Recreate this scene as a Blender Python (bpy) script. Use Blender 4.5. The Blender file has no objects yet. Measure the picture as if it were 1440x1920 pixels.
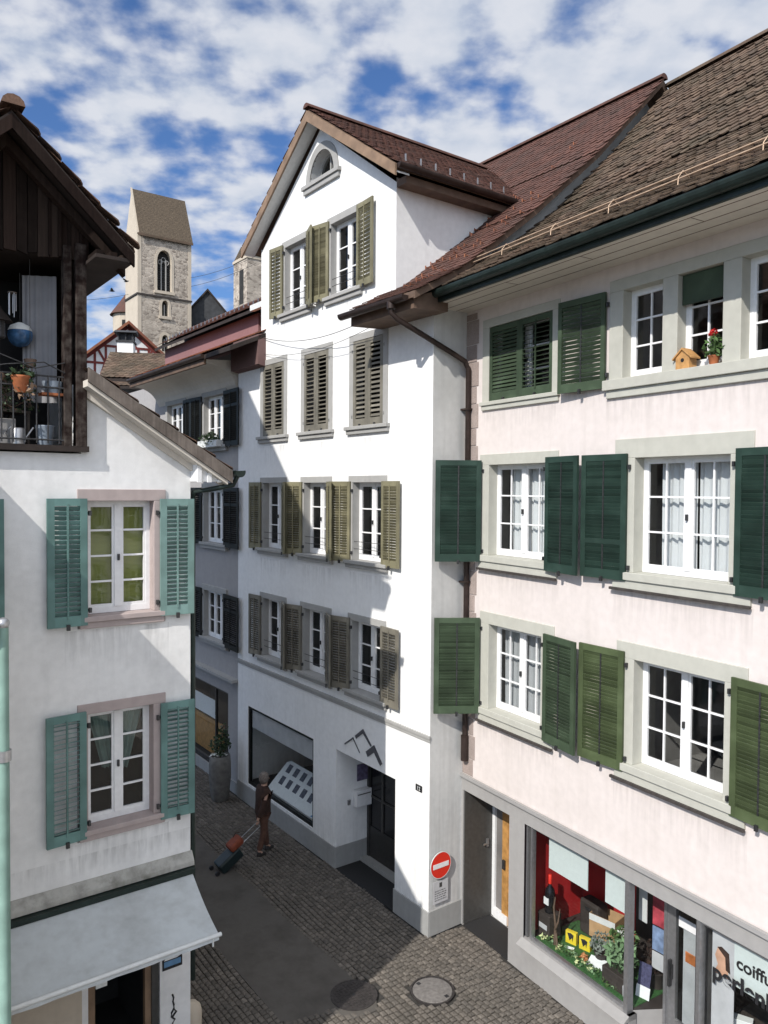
import bpy, bmesh, math, random
from math import radians as R, sin, cos, pi
from mathutils import Vector, Matrix
from mathutils.geometry import tessellate_polygon
random.seed(11)
S = bpy.context.scene
COL = S.collection

# ------------------------------------------------------------------ materials
MATS = {}
def nodes_of(name):
    m = bpy.data.materials.new(name); m.use_nodes = True
    nt = m.node_tree; b = nt.nodes['Principled BSDF']
    return m, nt, b
def N(nt, t, **kw):
    n = nt.nodes.new(t)
    for k, v in kw.items():
        if k in n.inputs: n.inputs[k].default_value = v
        else: setattr(n, k, v)
    return n
def rgba(c): return (c[0], c[1], c[2], 1)
def ramp(nt, stops, interp='LINEAR'):
    r = nt.nodes.new('ShaderNodeValToRGB'); r.color_ramp.interpolation = interp
    e = r.color_ramp.elements
    while len(e) < len(stops): e.new(0.5)
    for el, (p, c) in zip(e, stops): el.position = p; el.color = rgba(c)
    return r
def tint(c, f): return tuple(min(1, x*f) for x in c)
def mix(nt, fac, a, b, mode='MIX'):
    n = nt.nodes.new('ShaderNodeMix'); n.data_type = 'RGBA'; n.blend_type = mode
    L = nt.links
    for sock, v in ((n.inputs[0], fac), (n.inputs[6], a), (n.inputs[7], b)):
        if hasattr(v, 'is_output') or isinstance(v, bpy.types.NodeSocket): L.new(v, sock)
        elif isinstance(v, tuple): sock.default_value = rgba(v) if len(v) == 3 else v
        else: sock.default_value = v
    return n.outputs[2]
def bump(nt, b, height, strength, dist=.01):
    n = N(nt, 'ShaderNodeBump', Strength=strength, Distance=dist)
    nt.links.new(height, n.inputs['Height']); nt.links.new(n.outputs[0], b.inputs['Normal'])

def simple(name, col, rough=.6, var=.12, scale=14, metal=0, spec=.4, bmp=0):
    """paint, metal, cloth: a base colour with a little uneven wear"""
    m, nt, b = nodes_of(name); L = nt.links
    tc = N(nt, 'ShaderNodeTexCoord'); no = N(nt, 'ShaderNodeTexNoise', Scale=scale, Detail=6)
    L.new(tc.outputs['Object'], no.inputs['Vector'])
    r = ramp(nt, [(.3, tint(col, 1-var)), (.7, tint(col, 1+var))]); L.new(no.outputs[0], r.inputs[0])
    L.new(r.outputs[0], b.inputs['Base Color'])
    b.inputs['Roughness'].default_value = rough; b.inputs['Metallic'].default_value = metal
    b.inputs['Specular IOR Level'].default_value = spec
    if bmp: bump(nt, b, no.outputs[0], bmp)
    MATS[name] = m; return m

def painted(name, col, rough=.55):
    m, nt, b = nodes_of(name); L = nt.links
    tc = N(nt, 'ShaderNodeTexCoord'); oi = N(nt, 'ShaderNodeObjectInfo'); g = N(nt, 'ShaderNodeNewGeometry')
    v = N(nt, 'ShaderNodeVectorMath', operation='ADD'); L.new(tc.outputs['Object'], v.inputs[0]); L.new(oi.outputs['Location'], v.inputs[1])
    n1 = N(nt, 'ShaderNodeTexNoise', Scale=3, Detail=6); L.new(v.outputs[0], n1.inputs['Vector'])
    n2 = N(nt, 'ShaderNodeTexNoise', Scale=34, Detail=5, Roughness=.7); L.new(v.outputs[0], n2.inputs['Vector'])
    r = ramp(nt, [(.3, tint(col, .72)), (.55, col), (.75, tuple(x*1.25+.008 for x in col))]); L.new(n1.outputs[0], r.inputs[0])
    ri = ramp(nt, [(0, (.78,)*3), (1, (1.22,)*3)]); L.new(g.outputs['Random Per Island'], ri.inputs[0])
    c = mix(nt, 1.0, r.outputs[0], ri.outputs[0], 'MULTIPLY')
    r2 = ramp(nt, [(.66, (0, 0, 0)), (.72, (.55,)*3)]); L.new(n2.outputs[0], r2.inputs[0])
    c = mix(nt, r2.outputs[0], c, tuple(x*.8+.045 for x in col))
    L.new(c, b.inputs['Base Color']); b.inputs['Roughness'].default_value = rough; b.inputs['Specular IOR Level'].default_value = .3
    bump(nt, b, n2.outputs[0], .15, .004); MATS[name] = m; return m

def plaster(name, col, dirt, amt=.35, streak=.25, bmp=.25, big=.9, drips=(), splash=None):
    m, nt, b = nodes_of(name); L = nt.links
    tc = N(nt, 'ShaderNodeTexCoord')
    n1 = N(nt, 'ShaderNodeTexNoise', Scale=big, Detail=7, Roughness=.62); L.new(tc.outputs['Object'], n1.inputs['Vector'])
    mp = N(nt, 'ShaderNodeMapping'); mp.inputs['Scale'].default_value = (5, 5, .35); L.new(tc.outputs['Object'], mp.inputs['Vector'])
    n2 = N(nt, 'ShaderNodeTexNoise', Scale=1.4, Detail=6); L.new(mp.outputs[0], n2.inputs['Vector'])
    n3 = N(nt, 'ShaderNodeTexNoise', Scale=160, Detail=3); L.new(tc.outputs['Object'], n3.inputs['Vector'])
    n4 = N(nt, 'ShaderNodeTexNoise', Scale=9, Detail=4); L.new(tc.outputs['Object'], n4.inputs['Vector'])
    r1 = ramp(nt, [(.45, (0, 0, 0)), (.75, (amt,)*3)]); L.new(n1.outputs[0], r1.inputs[0])
    r2 = ramp(nt, [(.5, (0, 0, 0)), (.78, (streak,)*3)]); L.new(n2.outputs[0], r2.inputs[0])
    c = mix(nt, r1.outputs[0], col, dirt)
    c = mix(nt, r2.outputs[0], c, tint(dirt, .95))
    if drips or splash:
        sx = N(nt, 'ShaderNodeSeparateXYZ'); L.new(tc.outputs['Object'], sx.inputs[0])
        def mm(op, a, b_=None, cl=False):
            n = N(nt, 'ShaderNodeMath', operation=op); n.use_clamp = cl
            for i, v in enumerate((a, b_)):
                if v is None: continue
                if isinstance(v, bpy.types.NodeSocket): L.new(v, n.inputs[i])
                else: n.inputs[i].default_value = v
            return n.outputs[0]
        m2 = N(nt, 'ShaderNodeMapping'); m2.inputs['Scale'].default_value = (9, 9, .9); L.new(tc.outputs['Object'], m2.inputs['Vector'])
        nd = N(nt, 'ShaderNodeTexNoise', Scale=1.6, Detail=5, Roughness=.6); L.new(m2.outputs[0], nd.inputs['Vector'])
        acc = None
        for (xa, xb, zt, ln) in drips:
            f = mm('SUBTRACT', 1.0, mm('DIVIDE', mm('SUBTRACT', zt, sx.outputs[2]), ln), True)
            f = mm('MULTIPLY', f, mm('LESS_THAN', sx.outputs[2], zt)); f = mm('MULTIPLY', f, mm('GREATER_THAN', sx.outputs[0], xa)); f = mm('MULTIPLY', f, mm('LESS_THAN', sx.outputs[0], xb))
            acc = f if acc is None else mm('ADD', acc, f)
        if splash: 
            f = mm('MULTIPLY', mm('SUBTRACT', 1.0, mm('DIVIDE', sx.outputs[2], splash), True), .9); acc = f if acc is None else mm('ADD', acc, f)
        k = mm('MULTIPLY', acc, mm('MULTIPLY', mm('SUBTRACT', nd.outputs[0], .40, True), 3.2, True), True)
        c = mix(nt, mm('MULTIPLY', k, .5), c, tint(dirt, .62))
    r4 = ramp(nt, [(.3, (.95,)*3), (.7, (1.03,)*3)]); L.new(n4.outputs[0], r4.inputs[0])
    c = mix(nt, 1.0, c, r4.outputs[0], 'MULTIPLY')
    L.new(c, b.inputs['Base Color']); b.inputs['Roughness'].default_value = .92
    b.inputs['Specular IOR Level'].default_value = .15
    ad = N(nt, 'ShaderNodeMath', operation='ADD'); L.new(n3.outputs[0], ad.inputs[0]); L.new(n4.outputs[0], ad.inputs[1])
    bump(nt, b, ad.outputs[0], bmp, .006)
    MATS[name] = m; return m

def islands(name, cols, rough=.85, grime=(.05, .045, .035), gamt=.5, gscale=1.2, bmp=.3, fine=40, spec=.25, stretch=None):
    """tiles, setts, boards: every loose piece gets its own tone, with patches of grime or moss over it"""
    m, nt, b = nodes_of(name); L = nt.links
    g = N(nt, 'ShaderNodeNewGeometry'); tc = N(nt, 'ShaderNodeTexCoord')
    k = len(cols)-1
    r = ramp(nt, [(i/k, c) for i, c in enumerate(cols)]); L.new(g.outputs['Random Per Island'], r.inputs[0])
    n1 = N(nt, 'ShaderNodeTexNoise', Scale=gscale, Detail=8, Roughness=.65); L.new(tc.outputs['Object'], n1.inputs['Vector'])
    r1 = ramp(nt, [(.42, (0, 0, 0)), (.68, (gamt,)*3)]); L.new(n1.outputs[0], r1.inputs[0])
    c = mix(nt, r1.outputs[0], r.outputs[0], grime)
    n2 = N(nt, 'ShaderNodeTexNoise', Scale=fine, Detail=5)
    if stretch:
        mp = N(nt, 'ShaderNodeMapping'); mp.inputs['Scale'].default_value = stretch
        L.new(tc.outputs['Object'], mp.inputs['Vector']); L.new(mp.outputs[0], n2.inputs['Vector'])
    else: L.new(tc.outputs['Object'], n2.inputs['Vector'])
    r2 = ramp(nt, [(.25, (.72,)*3), (.75, (1.2,)*3)]); L.new(n2.outputs[0], r2.inputs[0])
    c = mix(nt, 1.0, c, r2.outputs[0], 'MULTIPLY')
    L.new(c, b.inputs['Base Color']); b.inputs['Roughness'].default_value = rough
    b.inputs['Specular IOR Level'].default_value = spec
    bump(nt, b, n2.outputs[0], bmp, .006)
    MATS[name] = m; return m

def rubble(name, c1, c2, mortar, scale):
    m, nt, b = nodes_of(name); L = nt.links
    tc = N(nt, 'ShaderNodeTexCoord'); mp = N(nt, 'ShaderNodeMapping'); mp.inputs['Scale'].default_value = (1, 1, 1.7)
    L.new(tc.outputs['Object'], mp.inputs['Vector'])
    no = N(nt, 'ShaderNodeTexNoise', Scale=1.2, Detail=5); L.new(mp.outputs[0], no.inputs['Vector'])
    wv = mix(nt, .12, mp.outputs[0], no.outputs[1])
    v = N(nt, 'ShaderNodeTexVoronoi', Scale=scale); L.new(wv, v.inputs['Vector'])
    v2 = N(nt, 'ShaderNodeTexVoronoi', Scale=scale, feature='DISTANCE_TO_EDGE'); L.new(wv, v2.inputs['Vector'])
    sp = N(nt, 'ShaderNodeSeparateColor'); L.new(v.outputs['Color'], sp.inputs[0])
    r = ramp(nt, [(0, c1), (.5, tint(c2, .9)), (1, c2)]); L.new(sp.outputs[0], r.inputs[0])
    e = ramp(nt, [(.02, (0, 0, 0)), (.09, (1, 1, 1))]); L.new(v2.outputs['Distance'], e.inputs[0])
    c = mix(nt, e.outputs[0], mortar, r.outputs[0])
    n2 = N(nt, 'ShaderNodeTexNoise', Scale=.5, Detail=6); L.new(tc.outputs['Object'], n2.inputs['Vector'])
    r2 = ramp(nt, [(.3, (.75,)*3), (.7, (1.15,)*3)]); L.new(n2.outputs[0], r2.inputs[0])
    c = mix(nt, 1.0, c, r2.outputs[0], 'MULTIPLY')
    L.new(c, b.inputs['Base Color']); b.inputs['Roughness'].default_value = .95
    bump(nt, b, e.outputs[0], .5, .05)
    MATS[name] = m; return m

def glassy(name, tintc=(.9, .93, .93), rough=.015, refl=1.0):
    m = bpy.data.materials.new(name); m.use_nodes = True; nt = m.node_tree; nt.nodes.clear(); L = nt.links
    o = N(nt, 'ShaderNodeOutputMaterial'); t = N(nt, 'ShaderNodeBsdfTransparent'); t.inputs[0].default_value = rgba(tintc)
    g = N(nt, 'ShaderNodeBsdfGlossy'); g.inputs['Roughness'].default_value = rough; g.inputs[0].default_value = (refl, refl, refl, 1)
    lw = N(nt, 'ShaderNodeLayerWeight', Blend=.5); pw = N(nt, 'ShaderNodeMath', operation='POWER'); pw.inputs[1].default_value = 4.5; L.new(lw.outputs['Facing'], pw.inputs[0])
    f = N(nt, 'ShaderNodeMath', operation='MULTIPLY_ADD'); f.inputs[1].default_value = .9; f.inputs[2].default_value = .045; L.new(pw.outputs[0], f.inputs[0]); mx = N(nt, 'ShaderNodeMixShader')
    tc = N(nt, 'ShaderNodeTexCoord'); no = N(nt, 'ShaderNodeTexNoise', Scale=2.2, Detail=2); L.new(tc.outputs['Object'], no.inputs['Vector'])
    bp = N(nt, 'ShaderNodeBump', Strength=.08, Distance=.02); L.new(no.outputs[0], bp.inputs['Height']); L.new(bp.outputs[0], g.inputs['Normal'])
    L.new(f.outputs[0], mx.inputs[0]); L.new(t.outputs[0], mx.inputs[1]); L.new(g.outputs[0], mx.inputs[2]); L.new(mx.outputs[0], o.inputs[0])
    MATS[name] = m; return m

def sheer(name, col, opa):
    m = bpy.data.materials.new(name); m.use_nodes = True; nt = m.node_tree; nt.nodes.clear(); L = nt.links
    o = N(nt, 'ShaderNodeOutputMaterial'); t = N(nt, 'ShaderNodeBsdfTransparent'); d = N(nt, 'ShaderNodeBsdfDiffuse'); d.inputs[0].default_value = rgba(col)
    tr = N(nt, 'ShaderNodeBsdfTranslucent'); tr.inputs[0].default_value = rgba(col)
    m1 = N(nt, 'ShaderNodeMixShader'); m1.inputs[0].default_value = .25; L.new(d.outputs[0], m1.inputs[1]); L.new(tr.outputs[0], m1.inputs[2])
    mx = N(nt, 'ShaderNodeMixShader'); mx.inputs[0].default_value = opa; L.new(t.outputs[0], mx.inputs[1]); L.new(m1.outputs[0], mx.inputs[2]); L.new(mx.outputs[0], o.inputs[0])
    MATS[name] = m; return m

M = MATS
plaster('white_plaster', (.83, .83, .82), (.60, .59, .57), .25, .18, .2, drips=[(a, b, z, .5) for z in (6.1, 8.7) for a, b in ((-6.3, -5.05), (-4.4, -3.2), (-2.5, -1.25))]+[(-5.3, -4.0, 11.4, .4), (-3.4, -2.2, 11.4, .4)], splash=1.3)
plaster('pink_plaster', (.70, .635, .605), (.57, .515, .48), .45, .36, .35, drips=[(.42, 2.32, 6.365, .45), (3.38, 5.48, 6.365, .5), (.44, 2.28, 3.765, .5), (3.44, 5.46, 3.765, .6), (.45, 2.3, 9.03, .35), (3.2, 6.4, 8.99, .4), (2.3, 3.25, 9.15, .3)])
plaster('old_plaster', (.84, .835, .825), (.52, .515, .505), .55, .14, .7, 1.05, drips=[(-1.6, -.3, 5.95, .6), (-1.6, -.3, 3.3, .45), (-3, .1, 3.15, .3)])
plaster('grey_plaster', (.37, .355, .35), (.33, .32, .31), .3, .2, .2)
plaster('plinth_grey', (.33, .33, .32), (.22, .22, .21), .4, .3, .2)
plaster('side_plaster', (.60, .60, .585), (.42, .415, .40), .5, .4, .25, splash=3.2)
plaster('shop_grey', (.34, .33, .32), (.25, .24, .235), .3, .25, .15)
plaster('soffit_cream', (.66, .61, .54), (.48, .43, .37), .3, .1, .05)
plaster('stone_green', (.48, .475, .42), (.41, .40, .35), .4, .2, .2, 2)
plaster('stone_grey', (.37, .365, .35), (.28, .275, .26), .4, .2, .2, 2)
plaster('stone_rose', (.44, .37, .355), (.33, .28, .27), .5, .3, .3, 2)
plaster('ledge_mossy', (.44, .43, .40), (.12, .12, .095), .8, .5, .5, 4)
plaster('maroon_board', (.28, .15, .15), (.21, .11, .11), .4, .2, .1)
plaster('maroon_dark', (.16, .10, .095), (.10, .065, .06), .4, .2, .1)
islands('quoin_stone', [(.31, .25, .225), (.39, .32, .29), (.35, .29, .265)], .95, (.25, .21, .19), .5, 5, .8, 60)
simple('white_paint', (.80, .80, .80), .45, .05)
simple('offwhite_board', (.66, .67, .66), .5, .06)
simple('panel_pale', (.62, .68, .66), .5, .04)
painted('olive_paint', (.185, .17, .105))
painted('olive_grey_paint', (.165, .152, .122))
painted('green_paint', (.048, .072, .042))
painted('green_fresh', (.066, .088, .040))
painted('green_dark', (.020, .042, .032))
painted('teal_paint', (.115, .21, .195))
painted('teal_faded', (.17, .27, .25))
painted('black_paint', (.008, .009, .008))
painted('mint_paint', (.22, .34, .29))
simple('iron', (.06, .06, .062), .5, .3, 30, .6)
simple('bar_dark', (.05, .042, .038), .7, .3)
simple('steel', (.45, .45, .46), .35, .1, 20, .8)
simple('gutter_green', (.022, .034, .030), .38, .3, 6, .35)
simple('gutter_brown', (.06, .038, .03), .4, .3, 6, .4)
simple('copper_brown', (.040, .027, .023), .45, .3, 6, .35)
simple('snow_rail', (.50, .36, .25), .5, .2, 10, .3)
simple('room_dark', (.030, .030, .030), .9, .3, 2)
simple('room_mid', (.16, .15, .143), .9, .3, 2)
simple('eave_brown', (.13, .085, .06), .7, .25, 5)
simple('bargeboard_tan', (.235, .155, .10), .6, .25, 5)
simple('roof_board', (.028, .020, .017), .8, .3, 4)
simple('door_dark', (.035, .034, .033), .4, .2)
simple('door_grey', (.062, .061, .058), .45, .15)
simple('door_wood', (.42, .22, .07), .45, .3, 9)
simple('mat_black', (.02, .02, .021), .95, .4, 60)
simple('red_wall', (.42, .022, .024), .55, .15, 3)
simple('dark_wall', (.045, .036, .032), .7, .25, 3)
simple('cardboard', (.46, .29, .15), .8, .15, 8)
simple('yellow_paint', (.78, .60, .04), .5, .1)
simple('paper', (.76, .78, .77), .7, .05)
simple('sign_red', (.72, .035, .02), .4, .06)
simple('ink', (.02, .02, .022), .5, .1)
simple('logo_grey', (.085, .085, .095), .5, .1)
simple('cable', (.05, .05, .05), .6, .1)
plaster('asphalt', (.112, .103, .093), (.064, .058, .052), .8, .0, .9, 1.6)
simple('mortar', (.045, .042, .038), .95, .4, 18, bmp=.4)
simple('manhole_iron', (.052, .046, .044), .6, .35, 24, .3, bmp=.4)
simple('manhole_concrete', (.165, .153, .143), .9, .25, 18, bmp=.4)
simple('terracotta', (.34, .11, .042), .7, .25, 12)
simple('concrete_pot', (.15, .145, .135), .85, .25, 10, bmp=.3)
simple('leaf', (.075, .14, .042), .6, .45, 6)
simple('leaf_pale', (.16, .26, .13), .6, .35, 6)
simple('leaf_dark', (.03, .055, .022), .6, .4, 6)
simple('leaf_grey', (.19, .215, .185), .7, .3, 9)
simple('grass_mat', (.035, .11, .03), .9, .4, 40, bmp=.5)
simple('petal_red', (.55, .02, .02), .6, .3)
simple('petal_orange', (.62, .28, .12), .6, .3)
simple('petal_white', (.72, .74, .70), .6, .1)
simple('petal_cream', (.55, .60, .30), .6, .2)
simple('skin', (.46, .28, .21), .6, .1)
simple('coat', (.042, .022, .016), .9, .35, 12)
simple('jacket_rust', (.075, .028, .02), .9, .3, 12)
simple('trousers', (.10, .05, .034), .9, .25, 12)
simple('hair_grey', (.17, .145, .13), .8, .4, 40)
simple('shoe', (.03, .026, .024), .6, .2)
simple('suitcase_teal', (.010, .020, .022), .45, .2)
simple('bag_orange', (.20, .045, .02), .7, .25)
plaster('awning_cloth', (.54, .57, .58), (.30, .30, .29), .55, .25, .1, 1.6)
simple('blind_olive', (.215, .235, .055), .7, .12, 3)
simple('curtain_teal', (.12, .185, .165), .8, .2, 5)
simple('bucket_blue', (.22, .26, .31), .5, .15)
simple('orb_blue', (.05, .13, .27), .25, .5, 9)
simple('cloth_white', (.27, .27, .285), .85, .15, 3)
simple('bottle_black', (.012, .012, .014), .15, .1)
simple('poster_red', (.42, .06, .08), .5, .6, 6)
simple('poster_blue', (.20, .27, .42), .5, .5, 8)
simple('poster_skin', (.66, .38, .26), .5, .25, 5)
simple('poster_grey', (.52, .52, .53), .5, .1, 5)
simple('poster_orange', (.75, .25, .08), .5, .2)
simple('flyer_navy', (.06, .06, .12), .5, .4, 30)
simple('photo_dark', (.07, .075, .10), .5, .5, 16)
simple('plaque_purple', (.13, .11, .18), .4, .4, 14)
simple('sign_blue', (.12, .25, .42), .4, .2, 8)
simple('sign_maroon', (.12, .03, .04), .5, .3, 8)
simple('beam_red', (.17, .035, .03), .8, .25, 4)
simple('slate', (.042, .044, .048), .8, .3, 2)
simple('box_wood', (.50, .27, .10), .6, .25, 12)
plaster('bounce_stone', (.27, .25, .225), (.19, .175, .155), .5, 0, .3)
plaster('cream_plaster', (.74, .70, .62), (.55, .5, .43), .3, .2, .2)
rubble('tower_stone', (.22, .185, .155), (.54, .475, .40), (.43, .37, .31), 2.5)
plaster('ashlar', (.56, .49, .40), (.40, .345, .28), .4, .25, .3, .8)
islands('tile_red', [(.098, .047, .036), (.118, .056, .043), (.106, .050, .039), (.138, .066, .050), (.088, .043, .034)], .8, (.055, .042, .036), .6, 1.6)
islands('tile_brown', [(.090, .060, .043), (.135, .090, .064), (.19, .132, .094), (.11, .074, .054), (.155, .110, .080), (.074, .052, .041)], .92, (.060, .054, .036), .7, 1.1)
islands('tile_old', [(.10, .062, .05), (.16, .095, .07), (.22, .13, .09), (.09, .06, .052)], .9, (.05, .045, .036), .6, 2)
islands('tile_orange', [(.30, .11, .055), (.22, .08, .05), (.36, .15, .08), (.18, .07, .05)], .85, (.11, .06, .045), .5, 1.5)
islands('sett', [(.095, .085, .073), (.128, .113, .097), (.15, .132, .113), (.108, .097, .085), (.195, .172, .147)], .85, (.10, .09, .078), .55, .8, .5, 30)
islands('old_wood', [(.013, .008, .007), (.022, .012, .010), (.010, .007, .006), (.050, .036, .030), (.020, .010, .008)], .9, (.03, .022, .018), .6, 2, .5, 6, .1, (6, 6, .4))
islands('worn_wood', [(.014, .009, .008), (.024, .014, .012), (.012, .009, .008)], .9, (.15, .13, .115), .5, 7, .6, 6, .1, (6, 6, .4))
islands('grey_wood', [(.15, .125, .105), (.20, .17, .15), (.11, .09, .075)], .9, (.06, .05, .042), .6, 3, .5, 6, .1, (6, 6, .4))
islands('book_mix', [(.05, .05, .06), (.20, .05, .04), (.25, .2, .1), (.06, .1, .12)], .7)
glassy('glass'); glassy('shop_glass', (.93, .95, .95)); glassy('old_glass', (.80, .82, .82), .03)
sheer('sheer_white', (.90, .90, .91), .90); sheer('sheer_thin', (.80, .80, .82), .62)
m, nt, b = nodes_of('roof_far'); L = nt.links        # far roofs: courses of small tiles
tc = N(nt, 'ShaderNodeTexCoord'); br = N(nt, 'ShaderNodeTexNoise', Scale=7, Detail=6); L.new(tc.outputs['Object'], br.inputs['Vector'])
rr = ramp(nt, [(.3, (.06, .045, .03)), (.55, (.105, .078, .052)), (.75, (.16, .12, .08))]); L.new(br.outputs[0], rr.inputs[0]); L.new(rr.outputs[0], b.inputs['Base Color'])
wv = N(nt, 'ShaderNodeTexWave', bands_direction='Z', Scale=1.6, Distortion=.6); L.new(tc.outputs['Object'], wv.inputs['Vector']); bump(nt, b, wv.outputs[1], .6, .05)
b.inputs['Roughness'].default_value = .9; M['roof_far'] = m

# ------------------------------------------------------------------ mesh helper
class MB:
    def __init__(s): s.v = []; s.f = []; s.m = []; s.sm = []
    def add(s, vs, fs, m=0, smooth=False):
        o = len(s.v); s.v += [tuple(v) for v in vs]
        for f in fs: s.f.append(tuple(i+o for i in f)); s.m.append(m); s.sm.append(smooth)
    def box(s, x0, x1, y0, y1, z0, z1, m=0, X=None):
        vs = [Vector(p) for p in ((x0,y0,z0),(x1,y0,z0),(x1,y1,z0),(x0,y1,z0),(x0,y0,z1),(x1,y0,z1),(x1,y1,z1),(x0,y1,z1))]
        if X is not None: vs = [X @ v for v in vs]
        s.add(vs, [(0,3,2,1),(4,5,6,7),(0,1,5,4),(1,2,6,5),(2,3,7,6),(3,0,4,7)], m); return s
    def prism(s, pts, y0, y1, m=0, X=None):
        """(x,z) outline pushed through y0..y1"""
        n = len(pts); vs = [Vector((p[0], y0, p[1])) for p in pts]+[Vector((p[0], y1, p[1])) for p in pts]
        if X is not None: vs = [X @ v for v in vs]
        tri = tessellate_polygon([[Vector((p[0], p[1], 0)) for p in pts]])
        fs = [tuple(t) for t in tri]+[tuple(i+n for i in reversed(t)) for t in tri]+[(i, (i+1) % n, (i+1) % n+n, i+n) for i in range(n)]
        s.add(vs, fs, m); return s
    def prismx(s, pts, x0, x1, m=0):
        """(y,z) outline pushed through x0..x1"""
        return s.prism(pts, -x1, -x0, m, Matrix(((0,-1,0,0),(1,0,0,0),(0,0,1,0),(0,0,0,1))))
    def prismz(s, pts, z0, z1, m=0):
        return s.prism(pts, -z1, -z0, m, Matrix(((1,0,0,0),(0,0,1,0),(0,-1,0,0),(0,0,0,1))))
    def quad(s, *p, m=0): s.add(p, [tuple(range(len(p)))], m); return s
    def tube(s, pts, r, n=8, m=0, close=True, smooth=True):
        pts = [Vector(p) for p in pts]; vs = []; fs = []
        rr = r if isinstance(r, (list, tuple)) else [r]*len(pts)
        for i, p in enumerate(pts):
            d = (pts[min(i+1, len(pts)-1)]-pts[max(i-1, 0)]).normalized()
            a = d.cross(Vector((0, 0, 1)))
            if a.length < .05: a = d.cross(Vector((0, 1, 0)))
            a.normalize(); b = d.cross(a)
            for k in range(n):
                t = 2*pi*k/n; vs.append(p+a*cos(t)*rr[i]+b*sin(t)*rr[i])
        for i in range(len(pts)-1):
            for k in range(n): fs.append((i*n+k, i*n+(k+1) % n, (i+1)*n+(k+1) % n, (i+1)*n+k))
        s.add(vs, fs, m, smooth)
        if close: s.add(vs[:n], [tuple(range(n))], m); s.add(vs[-n:], [tuple(range(n))], m)
        return s
    def lathe(s, prof, c=(0, 0, 0), n=20, m=0, smooth=True):
        c = Vector(c); vs = []; fs = []
        for r, z in prof:
            for k in range(n): t = 2*pi*k/n; vs.append(c+Vector((r*cos(t), r*sin(t), z)))
        for i in range(len(prof)-1):
            for k in range(n): fs.append((i*n+k, i*n+(k+1) % n, (i+1)*n+(k+1) % n, (i+1)*n+k))
        s.add(vs, fs, m, smooth)
        s.add(vs[:n], [tuple(range(n))], m); s.add(vs[-n:], [tuple(range(n))], m); return s
    def ball(s, c, r, m=0, n=12, sz=1):
        return s.lathe([(max(.0005, r*sin(pi*i/(n//2+2))), -r*sz*cos(pi*i/(n//2+2))) for i in range(n//2+3)], c, n, m)
    def wall(s, outline, holes=(), y=0, m=0):
        """plaster sheet in the x,z plane with openings left out"""
        loops = [[Vector((p[0], p[1], 0)) for p in outline]]+[[Vector((p[0], p[1], 0)) for p in h] for h in holes]
        flat = [p for l in loops for p in l]
        s.add([(p.x, y, p.y) for p in flat], [tuple(t) for t in tessellate_polygon(loops)], m); return s
    def recess(s, x0, x1, z0, z1, y0, y1, m=0, back=None):
        """inside of an opening: four reveals and a back"""
        s.quad((x0,y0,z0),(x0,y1,z0),(x0,y1,z1),(x0,y0,z1), m=m); s.quad((x1,y0,z0),(x1,y1,z0),(x1,y1,z1),(x1,y0,z1), m=m)
        s.quad((x0,y0,z1),(x1,y0,z1),(x1,y1,z1),(x0,y1,z1), m=m); s.quad((x0,y0,z0),(x1,y0,z0),(x1,y1,z0),(x0,y1,z0), m=m)
        if back is not None: s.quad((x0,y1,z0),(x1,y1,z0),(x1,y1,z1),(x0,y1,z1), m=back)
        return s
    def build(s, name, mats, parent=None, loc=None, rot=None, bevel=0, label=None):
        me = bpy.data.meshes.new(name); me.from_pydata(s.v, [], s.f)
        for mm in (mats if isinstance(mats, (list, tuple)) else [mats]): me.materials.append(M[mm])
        me.polygons.foreach_set('material_index', s.m); me.polygons.foreach_set('use_smooth', s.sm); me.update()
        bm = bmesh.new(); bm.from_mesh(me); bmesh.ops.recalc_face_normals(bm, faces=bm.faces); bm.to_mesh(me); bm.free()
        o = bpy.data.objects.new(name, me); COL.objects.link(o)
        if parent: o.parent = parent
        if loc: o.location = loc
        if rot: o.rotation_euler = rot
        if bevel:
            bv = o.modifiers.new('bevel', 'BEVEL'); bv.width = bevel; bv.segments = 2; bv.limit_method = 'ANGLE'
        if label: o['label'] = label
        return o
def tag(o, label, cat, group=None, kind=None):
    if kind: o['kind'] = kind
    if label: o['label'] = label
    if cat: o['category'] = cat
    if group: o['group'] = group
    return o
def thing(name, label, cat, loc=(0, 0, 0), rz=0, group=None):
    o = bpy.data.objects.new(name, None); COL.objects.link(o); o.location = loc; o.rotation_euler = (0, 0, rz); o.empty_display_size = .3
    return tag(o, label, cat, group)
class Frame:
    """a street front: origin at its foot, x along the front, y into the building"""
    def __init__(s, o, rz): s.o = Vector(o); s.rz = rz; s.X = Matrix.Translation(s.o) @ Matrix.Rotation(rz, 4, 'Z')
    def __call__(s, x, y, z): return s.X @ Vector((x, y, z))

A2, A1 = .63356, .54279
FW = Frame((.81645, 13.05555, 0), A2-pi/2)     # white house
FP = Frame((1.43137, 13.50726, 0), A1-pi/2)    # pink house
FL = Frame((-2.5797, 10.24, 0), A2)            # old gabled house

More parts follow.
